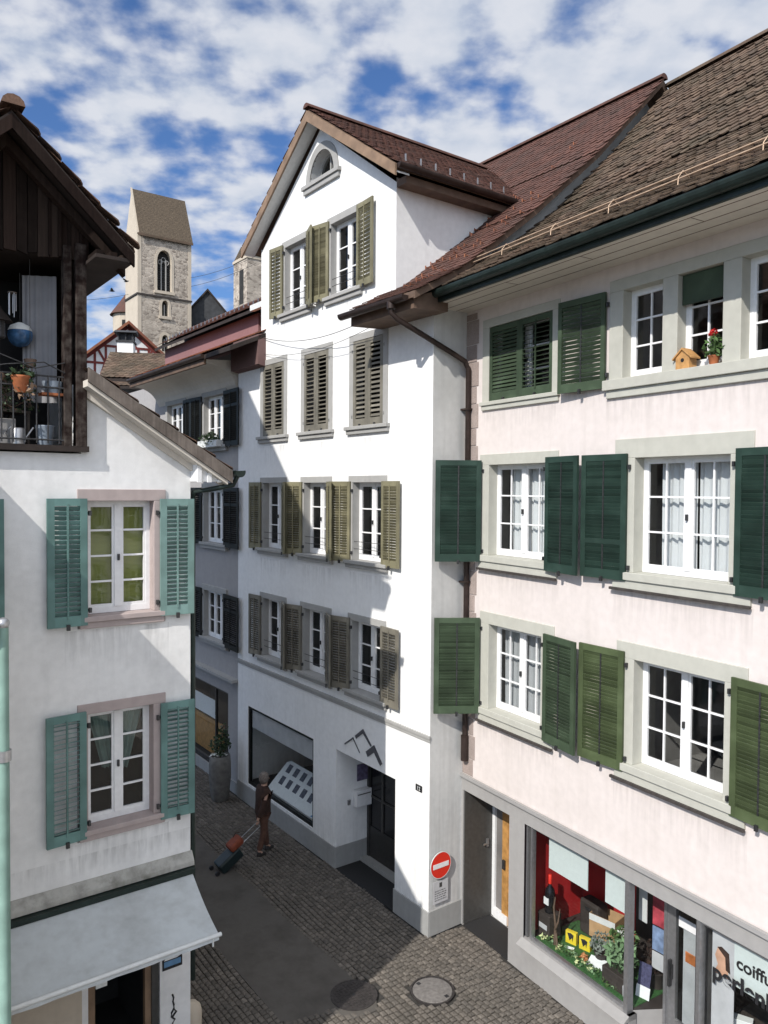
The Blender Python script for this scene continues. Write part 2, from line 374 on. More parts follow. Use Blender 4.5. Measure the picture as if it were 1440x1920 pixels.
# ------------------------------------------------------------------ building pieces
def rect(x0, x1, z0, z1): return [(x0, z0), (x1, z0), (x1, z1), (x0, z1)]
def casement(par, x0, x1, z0, z1, y, leaves=2, cols=1, rows=3, mat='white_paint', fr=.05, gl='glass'):
    mb = MB(); d = .05
    mb.box(x0, x1, y, y+d, z1-fr, z1).box(x0, x1, y, y+d, z0, z0+fr*1.5).box(x0, x0+fr, y, y+d, z0+fr*1.5, z1-fr).box(x1-fr, x1, y, y+d, z0+fr*1.5, z1-fr)
    W = (x1-x0-2*fr)/leaves; zb, zt = z0+fr*1.5, z1-fr
    for k in range(1, leaves):
        xc = x0+fr+W*k; mb.box(xc-.045, xc+.045, y-.014, y+d-.004, zb, zt)
    for k in range(leaves):
        a = x0+fr+W*k+(.045 if k else 0); b = x0+fr+W*(k+1)-(.045 if k < leaves-1 else 0)
        for (p, q) in ((a, a+.028), (b-.028, b)): mb.box(p, q, y+.006, y+d-.012, zb, zt)
        mb.box(a+.028, b-.028, y+.006, y+d-.012, zb, zb+.035).box(a+.028, b-.028, y+.006, y+d-.012, zt-.03, zt)
        for c in range(1, cols): xc = a+(b-a)*c/cols; mb.box(xc-.012, xc+.012, y+.01, y+.034, zb+.035, zt-.03)
        for r in range(1, rows): zc = zb+(zt-zb)*r/rows; mb.box(a+.028, b-.028, y+.008, y+.032, zc-.012, zc+.012)
    if leaves == 2:
        xc = (x0+x1)/2; mb.box(xc-.012, xc+.012, y-.05, y-.014, (z0+z1)/2-.05, (z0+z1)/2+.03, 1)
    o = mb.build('frame', [mat, 'iron'], par)
    MB().quad((x0+fr, y+.036, zb), (x1-fr, y+.036, zb), (x1-fr, y+.036, zt), (x0+fr, y+.036, zt)).build('glass', gl, par)
    return o
def window(par, x0, x1, z0, z1, sl=.13, sr=None, st=.13, proud=.02, deep=.2, stone='stone_grey', sill=(.06, .08, .13), cas=(2, 1, 3), bar=False, label=None, gl='glass', cm='white_paint', fy=None):
    """stone surround > sill, frame, glass; returns the hole it needs in the wall"""
    sr = sl if sr is None else sr
    mb = MB().box(x0-sl, x0, -proud, deep, z0, z1).box(x1, x1+sr, -proud, deep, z0, z1).box(x0-sl, x1+sr, -proud, deep, z1, z1+st)
    w = mb.build('window', stone, par, bevel=.006, label=label)
    e, pr, h = sill
    sb = MB().box(x0-sl-e, x1+sr+e, -pr, deep, z0-h*.45, z0).box(x0-sl-e+.02, x1+sr+e-.02, -pr*.6, deep, z0-h, z0-h*.45)
    sb.build('sill', stone, w, bevel=.008)
    if cas: casement(w, x0, x1, z0+.005, z1, (deep-.07) if fy is None else fy, *cas, gl=gl, mat=cm)
    if bar:
        rb = MB()
        for zz in (.22, .36): rb.tube([(x0, .03, z0+zz), (x1, .03, z0+zz)], .006, 6)
        rb.build('guard_rail', 'iron', w)
    return w, rect(x0-sl, x1+sr, z0-h, z1+st), (x0-sl, x1+sr, z0-h, z1+st, deep)
SHM = {}
def shutter_mesh(w, h, side, mat, rod=True, pitch=.05, mids=(), tilt=-56, key=None, st=.07, hole=False, dark=False):
    k = (round(w, 3), round(h, 3), side, mat, rod, pitch, mids, tilt, st, hole, dark)
    if k in SHM: return SHM[k]
    mb = MB(); t = .036; top, bot = .09, .13
    X = lambda a, b: (a*side, b*side) if side > 0 else (b*side, a*side)
    def bx(a, b, y0, y1, z0, z1, m=0): x0, x1 = X(a, b); mb.box(x0, x1, y0, y1, z0, z1, m)
    bx(0, st, -t/2, t/2, 0, h); bx(w-st, w, -t/2, t/2, 0, h); bx(st, w-st, -t/2, t/2, 0, bot); bx(st, w-st, -t/2, t/2, h-top, h)
    edges = [bot]+[mm*h for mm in mids]+[h-top]
    for mm in mids: bx(st, w-st, -t/2, t/2, mm*h-.035, mm*h+.035)
    for a, b in zip(edges[:-1], edges[1:]):
        lo = a+(.035 if a != bot else 0); hi = b-(.035 if b != h-top else 0); n = int((hi-lo)/pitch)
        for i in range(n):
            zc = lo+(i+.5)*(hi-lo)/n; jit = random.uniform(-6, 6)
            x0, x1 = X(st-.004, w-st+.004)
            Xm = Matrix.Translation((0, 0, zc)) @ Matrix.Rotation(R(tilt+jit), 4, 'X')
            mb.box(x0, x1, -.026, .026, -.0045, .0045, 0, Xm)
    if rod: x0, x1 = X(w/2-.011, w/2+.011); mb.box(x0, x1, -t/2-.012 if not dark else -t/2+.004, -t/2+.004 if not dark else -t/2+.012, bot*.7, h-top*.7, 1 if dark else 0)
    for zz in (.18, h-.18): x0, x1 = X(-.045, .10); mb.box(x0, x1, t/2-.002, t/2+.006, zz-.018, zz+.018, 1); x0, x1 = X(-.05, -.02); mb.box(x0, x1, -.02, t/2+.004, zz-.03, zz+.03, 1)
    x0, x1 = X(w/2-.02, w/2+.02); mb.box(x0, x1, -t/2-.03, -t/2, -.04, .03, 1)
    o = mb.build('shutter', [mat, 'iron']); me = o.data; bpy.data.objects.remove(o); SHM[k] = me
    return me
def shutter(par, hx, z0, z1, w, side, th=0, mat='olive_paint', out=.05, label=None, **kw):
    """leaf on a hinge at hx; th = how far it stands off the wall, in degrees"""
    me = shutter_mesh(w, z1-z0, side, mat, **kw)
    o = bpy.data.objects.new('shutter', me); COL.objects.link(o); o.parent = par
    o.location = (hx, -out, z0); o.rotation_euler = (0, 0, -R(th)*side)
    if label: o['label'] = label
    return o
def inpoly(x, y, P):
    c = False; j = len(P)-1
    for i in range(len(P)):
        if (P[i][1] > y) != (P[j][1] > y) and x < (P[j][0]-P[i][0])*(y-P[i][1])/(P[j][1]-P[i][1])+P[i][0]: c = not c
        j = i
    return c
def tiles(mb, O, e, sv, x0, x1, s1, keep=None, tw=.17, ex=.155, th=.014, m=0, jit=1.0):
    """courses of round-ended flat tiles laid from O along e (width) and up sv (slope)"""
    O = Vector(O); e = Vector(e).normalized(); sv = Vector(sv).normalized(); n = e.cross(sv)
    if n.z < 0: n = -n
    rows = int(s1/ex)+1; L = ex*2.05
    for j in range(rows):
        off = (tw/2 if j % 2 else 0)+random.uniform(-.008, .008)*jit
        cols = int((x1-x0)/tw)+1
        for i in range(cols):
            xa = x0+off+i*tw
            if xa+tw > x1+.1: continue
            sc = j*ex
            if keep and not keep(xa+tw/2, sc+ex*.5): continue
            Lt = min(L, s1-sc+.015)
            if Lt < .09: continue
            g = .004; a = random.uniform(-.01, .01)*jit; lift = random.uniform(.0, .011)*jit; ds = random.uniform(-.010, .010)*jit
            h0 = th*2.0+lift
            top = [(xa+g, Lt, th*.4), (xa+g+a*.3, .055, h0-.002), (xa+tw*.27, .014, h0), (xa+tw*.5, 0, h0), (xa+tw*.73, .014, h0), (xa+tw-g+a*.3, .055, h0-.002), (xa+tw-g, Lt, th*.4)]
            P = [O+e*p[0]+sv*(sc+p[1]+ds)+n*p[2] for p in top]
            Q = [p-n*th for p in P]
            mb.add(P+Q[1:6], [(0, 1, 2, 3, 4, 5, 6)]+[(k, k+1, 6+k+1, 6+k) for k in range(1, 5)]+[(0, 1, 7), (5, 6, 11)], m)
def ridge_caps(mb, a, b, r=.1, step=.34, m=0):
    a = Vector(a); b = Vector(b); d = (b-a); n = max(1, int(d.length/step)); d.normalize(); sd = d.cross(Vector((0, 0, 1))).normalized()
    for i in range(n):
        p = a+d*(i*step); q = p+d*(step*1.12); vs = []
        for (pt, rr) in ((p, r*1.006), (q, r*.996)):
            for k in range(7): t = pi*(k/6); vs.append(pt+sd*rr*cos(t)+Vector((0, 0, 1))*(rr*sin(t)*.9-.02))
        mb.add(vs, [(k, k+1, k+8, k+7) for k in range(6)]+([tuple(range(7))] if i == 0 else []), m, False)
def half_gutter(mb, a, b, r=.075, m=0, up=.0):
    a = Vector(a); b = Vector(b); d = (b-a).normalized(); sd = d.cross(Vector((0, 0, 1))).normalized(); vs = []
    prof = [(r*cos(pi+pi*k/8), r*sin(pi+pi*k/8)) for k in range(9)]
    prof = [(-r-.012, .012), (-r-.006, .02)]+prof+[(r, .02)]; inn = [(x*.86, z*.86+.004) for x, z in reversed(prof)]
    pp = prof+inn; n = len(pp)
    for pt in (a, b):
        for x, z in pp: vs.append(pt+sd*x+Vector((0, 0, z)))
    mb.add(vs, [(i, (i+1) % n, n+(i+1) % n, n+i) for i in range(n)], m, False)
    for i, pt in enumerate((a, b)): mb.add([pt+sd*x+Vector((0, 0, z)) for x, z in prof], [tuple(range(len(prof)))], m)
    k = max(2, int((b-a).length/.8))
    for i in range(k):
        pt = a+(b-a)*((i+.5)/k); vs = []
        for dx in (-.012, .012):
            for x, z in [(x*1.05, z*1.05-.001) for x, z in prof]: vs.append(pt+d*dx+sd*x+Vector((0, 0, z)))
        nn = len(prof); mb.add(vs, [(q, q+1, nn+q+1, nn+q) for q in range(nn-1)], m)
def leaves(mb, c, rad, n, size, m=0, flat=.0, rnd=random):
    c = Vector(c)
    for i in range(n):
        while True:
            p = Vector((rnd.uniform(-1, 1), rnd.uniform(-1, 1), rnd.uniform(-1, 1)))
            if p.length <= 1: break
        p = Vector((p.x*rad[0], p.y*rad[1], p.z*rad[2])); s = size*rnd.uniform(.6, 1.3)
        a = Vector((rnd.uniform(-1, 1), rnd.uniform(-1, 1), rnd.uniform(-.6, .8))).normalized(); b = a.cross(Vector((rnd.uniform(-1, 1), rnd.uniform(-1, 1), rnd.uniform(-1, 1)))).normalized()
        q = c+p
        mb.add([q-a*s, q+b*s*.45, q+a*s, q-b*s*.45], [(0, 1, 2, 3)], m)
def wavy(mb, x0, x1, z0, z1, y, amp, waves, m=0, taper=None):
    n = 48; vs = []
    for zi, z in enumerate((z1, (z0+z1)/2, z0)):
        for i in range(n+1):
            t = i/n; x = x0+(x1-x0)*t
            if taper: x = taper(x, z)
            vs.append((x, y+amp*sin(t*waves*2*pi+zi*.35)*(1+.4*sin(t*17))*(.55+.3*zi), z))
    mb.add(vs, [(r*(n+1)+i, r*(n+1)+i+1, (r+1)*(n+1)+i+1, (r+1)*(n+1)+i) for r in range(2) for i in range(n)], m, True)
def holes_back(mb, infos, m_int=1, deep=1.6):
    for (x0, x1, z0, z1, d) in infos: mb.recess(x0, x1, z0, z1, d-.001, d+deep, m_int, m_int)
def text_mesh(name, txt, size, mat, parent=None, loc=(0, 0, 0), rot=(R(90), 0, 0), ext=.002, fat=0, align='CENTER', shear=0, label=None):
    cu = bpy.data.curves.new(name, 'FONT'); cu.body = txt; cu.size = size; cu.extrude = ext; cu.offset = fat; cu.align_x = align; cu.shear = shear
    o = bpy.data.objects.new(name, cu); COL.objects.link(o); dg = bpy.context.evaluated_depsgraph_get(); dg.update()
    me = bpy.data.meshes.new_from_object(o.evaluated_get(dg)); bpy.data.objects.remove(o)
    me.materials.clear(); me.materials.append(M[mat])
    o = bpy.data.objects.new(name, me); COL.objects.link(o); o.location = loc; o.rotation_euler = rot
    if parent: o.parent = parent
    if label: o['label'] = label
    return o

# ================================================================== WHITE HOUSE with the gable
def white_house():
    T = thing('white_townhouse', 'tall white plastered townhouse with olive shutters, tiled gable and arched attic window', 'house', FW.o, FW.rz)
    holes = []; info = []; arch = []
    for k in range(15): t = pi*k/14; arch.append((-3.60+.47*cos(t), 14.10+.56*sin(t)))
    # windows: two floors of open windows, one floor of closed shutters, two gable windows
    cols = [(-6.16, -5.17), (-4.27, -3.30), (-2.40, -1.42)]
    for r, (z0, z1) in enumerate(((3.80, 5.16), (6.34, 7.85), (8.93, 10.57))):
        for (x0, x1) in cols:
            w, h, i = window(T, x0, x1, z0, z1, .14, None, .13, bar=(r < 2), cas=(2, 1, 3) if r < 2 else None, deep=.22, sill=(.07, .10, .15))
            holes.append(h); info.append(i)
            if r == 2:
                wd = (x1-x0)/2-.006; cl = x0 > -2.5
                shutter(T, x0+.004, z0+.01, z1-.01, wd, 1, 0, 'olive_grey_paint', .0, rod=False, pitch=.085, tilt=62 if cl else 38, st=.085, mids=())
                shutter(T, x1-.004, z0+.01, z1-.01, wd, -1, 0, 'olive_grey_paint', .0, rod=False, pitch=.085, tilt=62 if cl else 38, st=.085, mids=())
    for r, (z0, z1) in enumerate(((3.76, 5.20), (6.30, 7.87))):
        o = 'olive_paint' if r else 'olive_grey_paint'
        shutter(T, -6.2, z0, z1, .52, -1, 4, o); shutter(T, -5.14, z0, z1, .52, 1, 24, o, .06)
        shutter(T, -4.31, z0, z1, .52, -1, 14, o, .04); shutter(T, -3.27, z0, z1, .52, 1, 24, o, .06)
        shutter(T, -2.44, z0, z1, .52, -1, 14, o, .04); shutter(T, -1.38, z0, z1, .56, 1, 3, o)
    for (x0, x1) in ((-5.14, -4.16), (-3.24, -2.29)):
        w, h, i = window(T, x0, x1, 11.60, 13.05, .14, None, .14, bar=True, cas=(2, 1, 3), deep=.2, sill=(.06, .1, .16)); holes.append(h); info.append(i)
    shutter(T, -5.18, 11.56, 13.12, .50, -1, 6, 'olive_paint', pitch=.075); shutter(T, -4.12, 11.52, 13.12, .50, 1, 20, 'olive_paint', .06)
    shutter(T, -3.28, 11.56, 13.12, .50, -1, 12, 'olive_paint', .04); shutter(T, -2.25, 11.56, 13.14, .58, 1, 4, 'olive_paint', pitch=.075)
    holes.append(arch)
    disp = (-6.94, -3.85, .50, 2.42); holes.append(rect(*disp)); ent = (-2.96, -.97, 0.0, 2.45)
    prof = [(-.78, 10.86), (.21, 11.40), (1.9, 12.70), (3.67, 14.20), (5.7, 16.2)]
    # front wall (entrance cut out of the foot of the outline)
    out = [(-7.5, 0), (ent[0], 0), (ent[0], ent[3]), (ent[1], ent[3]), (ent[1], 0), (0, 0), (0, 10.72), (-1.07, 10.72), (-1.07, 13.22), (-3.68, 15.12), (-6.29, 13.22), (-6.29, 11.2), (-7.5, 11.2)]
    mb = MB(); mb.wall(out, holes); holes_back(mb, info)
    mb.recess(*disp, 0, .14); mb.recess(*ent, 0, .85, 0)
    for a, b in zip(arch[:-1], arch[1:]): mb.quad((a[0], 0, a[1]), (b[0], 0, b[1]), (b[0], .28, b[1]), (a[0], .28, a[1]))
    mb.quad((-4.07, 0, 14.1), (-3.13, 0, 14.1), (-3.13, .28, 14.1), (-4.07, .28, 14.1))
    mb.quad((-4.3, .9, 13.9), (-2.9, .9, 13.9), (-2.9, .9, 14.8), (-4.3, .9, 14.8), m=1)
    # gable cheeks and the shop room behind the display window
    for x in (-1.07, -6.29): mb.quad((x, 0, 10.9), (x, 2.6, 13.3), (x, 2.6, 13.35), (x, 0, 13.3))
    mb.wall([(-7.5, 9.0), (-7.5, 11.2), (-6.2, 11.2), (-6.2, 9.0)], (), .05)
    dx = disp
    mb.quad((dx[0]-.3, .14, .3), (dx[0]-.3, 2.6, .3), (dx[0]-.3, 2.6, 2.6), (dx[0]-.3, .14, 2.6), m=0); mb.quad((dx[1]+.3, .14, .3), (dx[1]+.3, 2.6, .3), (dx[1]+.3, 2.6, 2.6), (dx[1]+.3, .14, 2.6), m=1)
    mb.quad((dx[0]-.3, 2.6, .3), (dx[1]+.3, 2.6, .3), (dx[1]+.3, 2.6, 2.6), (dx[0]-.3, 2.6, 2.6), m=1); mb.quad((dx[0]-.3, .14, 2.6), (dx[1]+.3, .14, 2.6), (dx[1]+.3, 2.6, 2.6), (dx[0]-.3, 2.6, 2.6), m=1)
    mb.quad((dx[0]-.3, .14, .45), (dx[1]+.3, .14, .45), (dx[1]+.3, 2.6, .45), (dx[0]-.3, 2.6, .45), m=1)
    mb.build('wall', ['white_plaster', 'room_dark'], T)
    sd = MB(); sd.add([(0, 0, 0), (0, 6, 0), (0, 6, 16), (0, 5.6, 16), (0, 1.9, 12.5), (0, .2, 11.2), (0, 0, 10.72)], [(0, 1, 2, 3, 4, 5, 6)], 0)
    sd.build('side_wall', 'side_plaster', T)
    pl = MB(); pl.box(-7.49, ent[0]-.002, -.025, .0, 0, .44).box(ent[1]+.002, .025, -.025, 0, 0, .44).box(.0, .025, 0, .8, 0, .445)
    pl.box(ent[0]-.002, ent[0]+.02, -.025, .85, 0, .44).box(ent[1]-.02, ent[1]+.002, -.025, .85, 0, .44)
    pl.build('plinth', 'plinth_grey', T, bevel=.008)
    MB().box(-7.5, .02, -.035, 0, 3.44, 3.50).box(-7.5, .012, -.018, 0, 3.38, 3.44).build('string_course', 'stone_grey', T, bevel=.006)
    # arched attic window
    aw = MB(); o_ = [(-3.60+.63*cos(pi*k/20), 14.10+.72*sin(pi*k/20)) for k in range(21)]; i_ = [(-3.60+.47*cos(pi*k/20), 14.10+.56*sin(pi*k/20)) for k in range(21)]
    for k in range(20): aw.prism([o_[k], o_[k+1], i_[k+1], i_[k]], -.025, .02)
    a = aw.build('window', 'stone_grey', T, label='half-round attic window under the gable')
    MB().box(-4.32, -2.88, -.09, .27, 14.02, 14.10).box(-4.28, -2.92, -.055, .0, 13.92, 14.02).build('sill', 'stone_grey', a, bevel=.006)
    fr = MB(); f2 = [(-3.60+.41*cos(pi*k/20), 14.10+.5*sin(pi*k/20)) for k in range(21)]
    for k in range(20): fr.prism([i_[k], i_[k+1], f2[k+1], f2[k]], .20, .26)
    fr.box(-3.62, -3.58, .2, .25, 14.1, 14.6); fr.build('frame', 'stone_grey', a)
    g = MB(); g.add([(p[0], .235, p[1]) for p in i_], [tuple(range(21))]); g.build('glass', 'glass', a)
    # main roof
    rb = MB(); rx = (-7.55, .46)
    for (p, q) in zip(prof[:-1], prof[1:]):
        xa = -1.5 if p[0] < 0 else rx[0]
        rb.prismx([(p[0], p[1]), (q[0], q[1]), (q[0], q[1]-.1), (p[0], p[1]-.1)], xa, rx[1], 1)
    for (p, q) in zip(prof[:-1], prof[1:]):
        L = math.hypot(q[0]-p[0], q[1]-p[1]); sv = (0, (q[0]-p[0])/L, (q[1]-p[1])/L)
        def keep(x, s, p=p, sv=sv):
            y = p[0]+sv[1]*s; z = p[1]+sv[2]*s
            if y < .05: return x > -1.52
            if -6.15 < x < -1.2: return z > 13.35 and y > (z-13.3)/.876+1.6
            if x < -6.2: return z > 11.2
            return True
        tiles(rb, (0, p[0], p[1]), (1, 0, 0), sv, rx[0], rx[1], L, keep, .165, .15, m=0)
    ridge_caps(rb, (rx[1]+.02, 5.72, 16.24), (rx[0], 5.72, 16.24), .11, m=0)
    rb.prismx([(5.7, 16.2), (7.0, 15.0), (7.0, 14.9), (5.6, 16.1)], rx[0], rx[1], 1)
    # verge board on the right end
    for (p, q) in zip(prof[:-1], prof[1:]):
        rb.prismx([(p[0], p[1]+.0), (q[0], q[1]+.0), (q[0], q[1]-.12), (p[0], p[1]-.12)], rx[1]-.03, rx[1]+.01, 1)
    random.seed(5)
    for k in range(70):                                     # snow hooks
        s = random.randrange(2, 46)*.155*.98; y = None; acc = 0
        for (p, q) in zip(prof[:-1], prof[1:]):
            L = math.hypot(q[0]-p[0], q[1]-p[1])
            if s < acc+L: t = (s-acc)/L; y = p[0]+(q[0]-p[0])*t; z = p[1]+(q[1]-p[1])*t; break
            acc += L
        x = random.randrange(-5, 3)*.17-.1 if y and y < 3 else random.randrange(-30, 3)*.17
        if y is None or y > 5.2 or y < -.5: continue
        if x < -1 and z < 15.3: continue
        rb.box(x-.008, x+.008, y-.05, y+.06, z+.05, z+.062, 2).box(x-.010, x+.010, y-.058, y-.048, z+.02, z+.078, 2)
    rb.build('roof', ['tile_red', 'eave_brown', 'tile_orange'], T)
    # eave on the right of the gable, with its gutter and the long downpipe
    ev = MB(); ev.prismx([(-.70, 10.80), (.02, 11.05), (.02, 10.66), (-.70, 10.62)], -1.46, .34); ev.build('eave', 'eave_brown', T)
    el = MB(); el.prismx([(-.2, 11.28), (0.02, 11.32), (.02, 10.55), (-.2, 10.60)], -7.5, -6.05); el.build('eave', 'maroon_dark', T)
    gt = MB(); half_gutter(gt, (-1.58, -.84, 10.80), (.30, -.84, 10.80), .075); gt.build('gutter', 'copper_brown', T)
    dp = MB(); dp.tube([(-.08, -.84, 10.74), (-.08, -.84, 10.60), (-.04, -.74, 10.50), (.10, .30, 10.06), (.13, .60, 9.93), (.13, .68, 9.80), (.13, .68, 3.3), (.13, .68, 3.12)], .046, 10)
    for z in (9.1, 7.9, 6.1, 4.3): dp.box(.0, .19, .62, .74, z, z+.03)
    dp.tube([(.13, .68, 3.42), (.13, .68, 2.98)], .068, 10); dp.tube([(-.08, -.84, 10.82), (-.08, -.84, 10.66)], .075, 10)
    dp.build('downpipe', 'copper_brown', T)
    # gable roof
    gr = MB(); ap = 15.42; ez = 13.36
    for sgn in (1, -1):
        ex_ = -3.68+sgn*2.98; L = math.hypot(2.98, ap-ez); sv = Vector((-sgn*2.98/L, 0, (ap-ez)/L))
        gr.prism([(-3.68, ap), (ex_, ez), (ex_, ez-.1), (-3.68, ap-.11)], -.30, 5.0, 1)
        def keep(y, s, sv=sv): return y < 2.7+(s/L)*2.4
        tiles(gr, (ex_+sgn*.03, 0, ez), (0, 1, 0), sv, -.33, 5.1, L, keep, .17, .15, m=0)
        # barge board and soffit under the overhang
        gr.prism([(-3.68, ap-.02), (ex_+sgn*.02, ez-.02), (ex_+sgn*.02, ez-.22), (-3.68, ap-.24)], -.335, -.295, 2)
        gr.prism([(-3.68, ap-.13), (ex_, ez-.12), (ex_, ez-.15), (-3.68, ap-.17)], -.295, .0, 3)
    ridge_caps(gr, (-3.68, -.36, ap+.05), (-3.68, 4.9, ap+.05), .1)
    for k in range(8): y = .1+k*.35; gr.box(-.95, -.93, y-.012, y+.012, ez+.14, ez+.34, 4)
    gr.build('gable_roof', ['tile_red', 'eave_brown', 'bargeboard_tan', 'offwhite_board', 'steel'], T)
    ge = MB(); ge.box(-1.06, -.78, -.0, 2.75, 13.12, 13.25); ge.build('eave', 'eave_brown', T)
    gg = MB(); half_gutter(gg, (-.66, -.28, 13.34), (-.66, 2.75, 13.34), .07); gg.build('gutter', 'copper_brown', T)
    # display window
    df = MB(); x0, x1, z0, z1 = disp
    df.box(x0, x1, .02, .10, z1-.06, z1).box(x0, x1, .02, .10, z0, z0+.07).box(x0, x0+.06, .02, .10, z0+.07, z1-.06).box(x1-.06, x1, .02, .10, z0+.07, z1-.06)
    d = df.build('display_window', 'black_paint', T)
    MB().quad((x0+.06, .06, z0+.07), (x1-.06, .06, z0+.07), (x1-.06, .06, z1-.06), (x0+.06, .06, z1-.06)).build('glass', 'shop_glass', d)
    b = MB(); b.box(x0+.1, x1-.1, .075, .078, z1-.52, z1-.08); b.build('fascia_panel', 'poster_grey', d)
    # entrance door at the back of the recess
    dd = MB(); dd.box(-2.94, -2.86, .76, .84, .06, 2.44).box(-1.07, -.99, .76, .84, .06, 2.44).box(-2.86, -1.07, .76, .84, 2.36, 2.44).box(-2.86, -1.07, .78, .83, .06, .72)
    for x in (-2.42, -1.96, -1.5): dd.box(x-.025, x+.025, .77, .83, .72, 2.36, 1)
    for z in (1.36, 2.05): dd.box(-2.86, -1.07, .775, .825, z-.02, z+.02, 1)
    dr = dd.build('door', ['door_dark', 'door_grey'], T); MB().box(-2.86, -1.07, .80, .805, .72, 2.36).build('glass', 'bottle_black', dr)
    MB().box(-2.96, -.97, .6, .85, .0, .08).build('doorstep', 'plinth_grey', T)
    return T
white_house()

# ================================================================== PINK HOUSE
def pink_house():
    T = thing('pink_townhouse', 'pale pink plastered townhouse with green shutters above a grey shopfront', 'house', FP.o, FP.rz)
    holes = []; info = []
    X1 = 9.5
    def W(*a, **k):
        w, h, i = window(T, *a, **k); holes.append(h); info.append(i); return w
    st = dict(stone='stone_green')
    W(.66, 2.02, 6.62, 8.14, .24, .28, .18, sill=(.02, .07, .24), cas=(2, 2, 3), deep=.24, **st)
    W(3.74, 5.16, 6.62, 8.16, .34, .30, .26, sill=(.02, .07, .24), cas=(2, 2, 3), deep=.24, **st)
    W(.70, 1.98, 4.02, 5.46, .24, .28, .2, sill=(.02, .07, .24), cas=(2, 2, 3), deep=.24, **st)
    W(3.78, 5.14, 4.02, 5.45, .30, .30, .22, sill=(.02, .07, .24), cas=(2, 2, 3), deep=.24, **st)
    W(.63, 2.14, 9.20, 10.44, .17, .15, .14, sill=(.02, .07, .14), cas=(2, 1, 3), deep=.24, **st)
    W(6.9, 8.3, 6.62, 8.16, .30, .30, .24, sill=(.02, .07, .24), cas=(2, 2, 3), deep=.24, **st)
    W(6.9, 8.3, 4.02, 5.46, .30, .30, .24, sill=(.02, .07, .24), cas=(2, 2, 3), deep=.24, **st)
    # stone-mullioned row of three lights under the eave
    tb = MB(); lights = [(3.50, 4.15), (4.38, 5.02), (5.26, 6.06)]; zz = (9.24, 10.44)
    tb.box(3.26, 3.50, -.02, .24, *zz).box(4.15, 4.38, -.02, .24, *zz).box(5.02, 5.26, -.02, .24, *zz).box(6.06, 6.3, -.02, .24, *zz).box(3.26, 6.3, -.02, .24, zz[1], zz[1]+.16)
    tw = tb.build('window', 'stone_green', T, bevel=.008, label='row of three stone-mullioned lights under the eave')
    MB().box(3.20, 6.4, -.085, .24, 9.10, 9.24).box(3.24, 6.36, -.045, .0, 8.99, 9.10).build('sill', 'stone_green', tw, bevel=.008)
    for k, (a, b) in enumerate(lights): casement(tw, a, b, 9.25, zz[1], .15, 1, 2, 3)
    MB().box(4.39, 5.01, .06, .09, 10.06, 10.43).build('shutter_panel', 'green_paint', tw)
    holes.append(rect(3.26, 6.3, 8.99, zz[1]+.16)); info.append((3.26, 6.3, 8.99, zz[1]+.16, .24))
    # bars under the sills
    for (a, b, z) in ((.42, 2.32, 6.365), (3.38, 5.48, 6.365), (.44, 2.28, 3.765), (3.44, 5.46, 3.765)):
        MB().box(a, b, -.085, -.045, z, z+.035).build('sill_bar', 'bar_dark', T)
    # shutters
    kw = dict(pitch=.048, tilt=-69, st=.085, dark=True)
    for (z0, z1, mat, m2) in ((6.50, 8.22, 'green_dark', 'green_dark'), (3.90, 5.54, 'green_paint', 'green_fresh')):
        shutter(T, .50, z0, z1, .78, -1, 62, mat, .05, **kw)
        shutter(T, 2.11, z0, z1, .76, 1, 7, mat, .085, **kw)
        shutter(T, 3.64, z0, z1, .77, -1, 4, m2, .05, mids=(.30,) if z0 > 5 else (), **kw)
        shutter(T, 5.26, z0, z1, .76, 1, 4, m2, .05, **kw); shutter(T, 6.8, z0, z1, .74, -1, 4, m2, .05, **kw)
    shutter(T, .635, 9.21, 10.43, .75, 1, 0, 'green_paint', -.01, rod=False, tilt=66, pitch=.06)
    shutter(T, 2.135, 9.21, 10.43, .75, -1, 0, 'green_paint', -.01, rod=True, tilt=20, pitch=.07, label='closed shutter leaf with open louvres')
    shutter(T, 3.22, 9.14, 10.47, .84, -1, 5, 'green_paint', .05, rod=True, tilt=-62, pitch=.06, dark=True)
    # walls
    door = (.05, 1.29, 0, 2.42); disp = (1.66, 3.76, .60, 2.42); shop = (4.86, 8.9, .35, 2.42); entry = (3.76, 4.86, 0, 2.42)
    mb = MB(); mb.wall([(0, 2.70), (X1, 2.70), (X1, 10.95), (0, 10.95)], [h for h in holes]); holes_back(mb, info, 1, 2.2)
    mb.build('wall', ['pink_plaster', 'room_mid'], T)
    q = MB(); z = 2.72; k = 0
    while z < 10.75:
        h = .30+.12*(k % 2); w = .34 if k % 2 else .29; q.box(.002, w, -.014, .0, z+.006, min(z+h, 10.76)-.006); z += h; k += 1
    q.build('quoins', 'quoin_stone', T, bevel=.006)
    sf = MB(); sf.wall([(0, 0), (.05, 0), (.05, 2.42), (1.29, 2.42), (1.29, 0), (3.76, 0), (3.76, .56), (1.66, .56), (1.66, 2.42), (8.9, 2.42), (8.9, .35), (4.86, .35), (4.86, 0), (X1, 0), (X1, 2.70), (0, 2.70)], (), -.02)
    sf.box(-.0, X1, -.07, -.021, 2.66, 2.72); sf.prismx([(-.14, .50), (-.02, .58), (.12, .58), (.12, .50)], 1.62, 3.80)
    sf.box(3.76, 3.80, -.02, .12, 0, .58)
    for x0, x1, d in ((.05, 1.29, .70),): sf.recess(x0, x1, 0, 2.42, -.02, d)
    for x in range(1, 9): sf.box(x*1.05, x*1.05+.006, -.0215, -.02, 2.42, 2.66, 1)
    sf.build('shopfront', ['shop_grey', 'plinth_grey'], T)
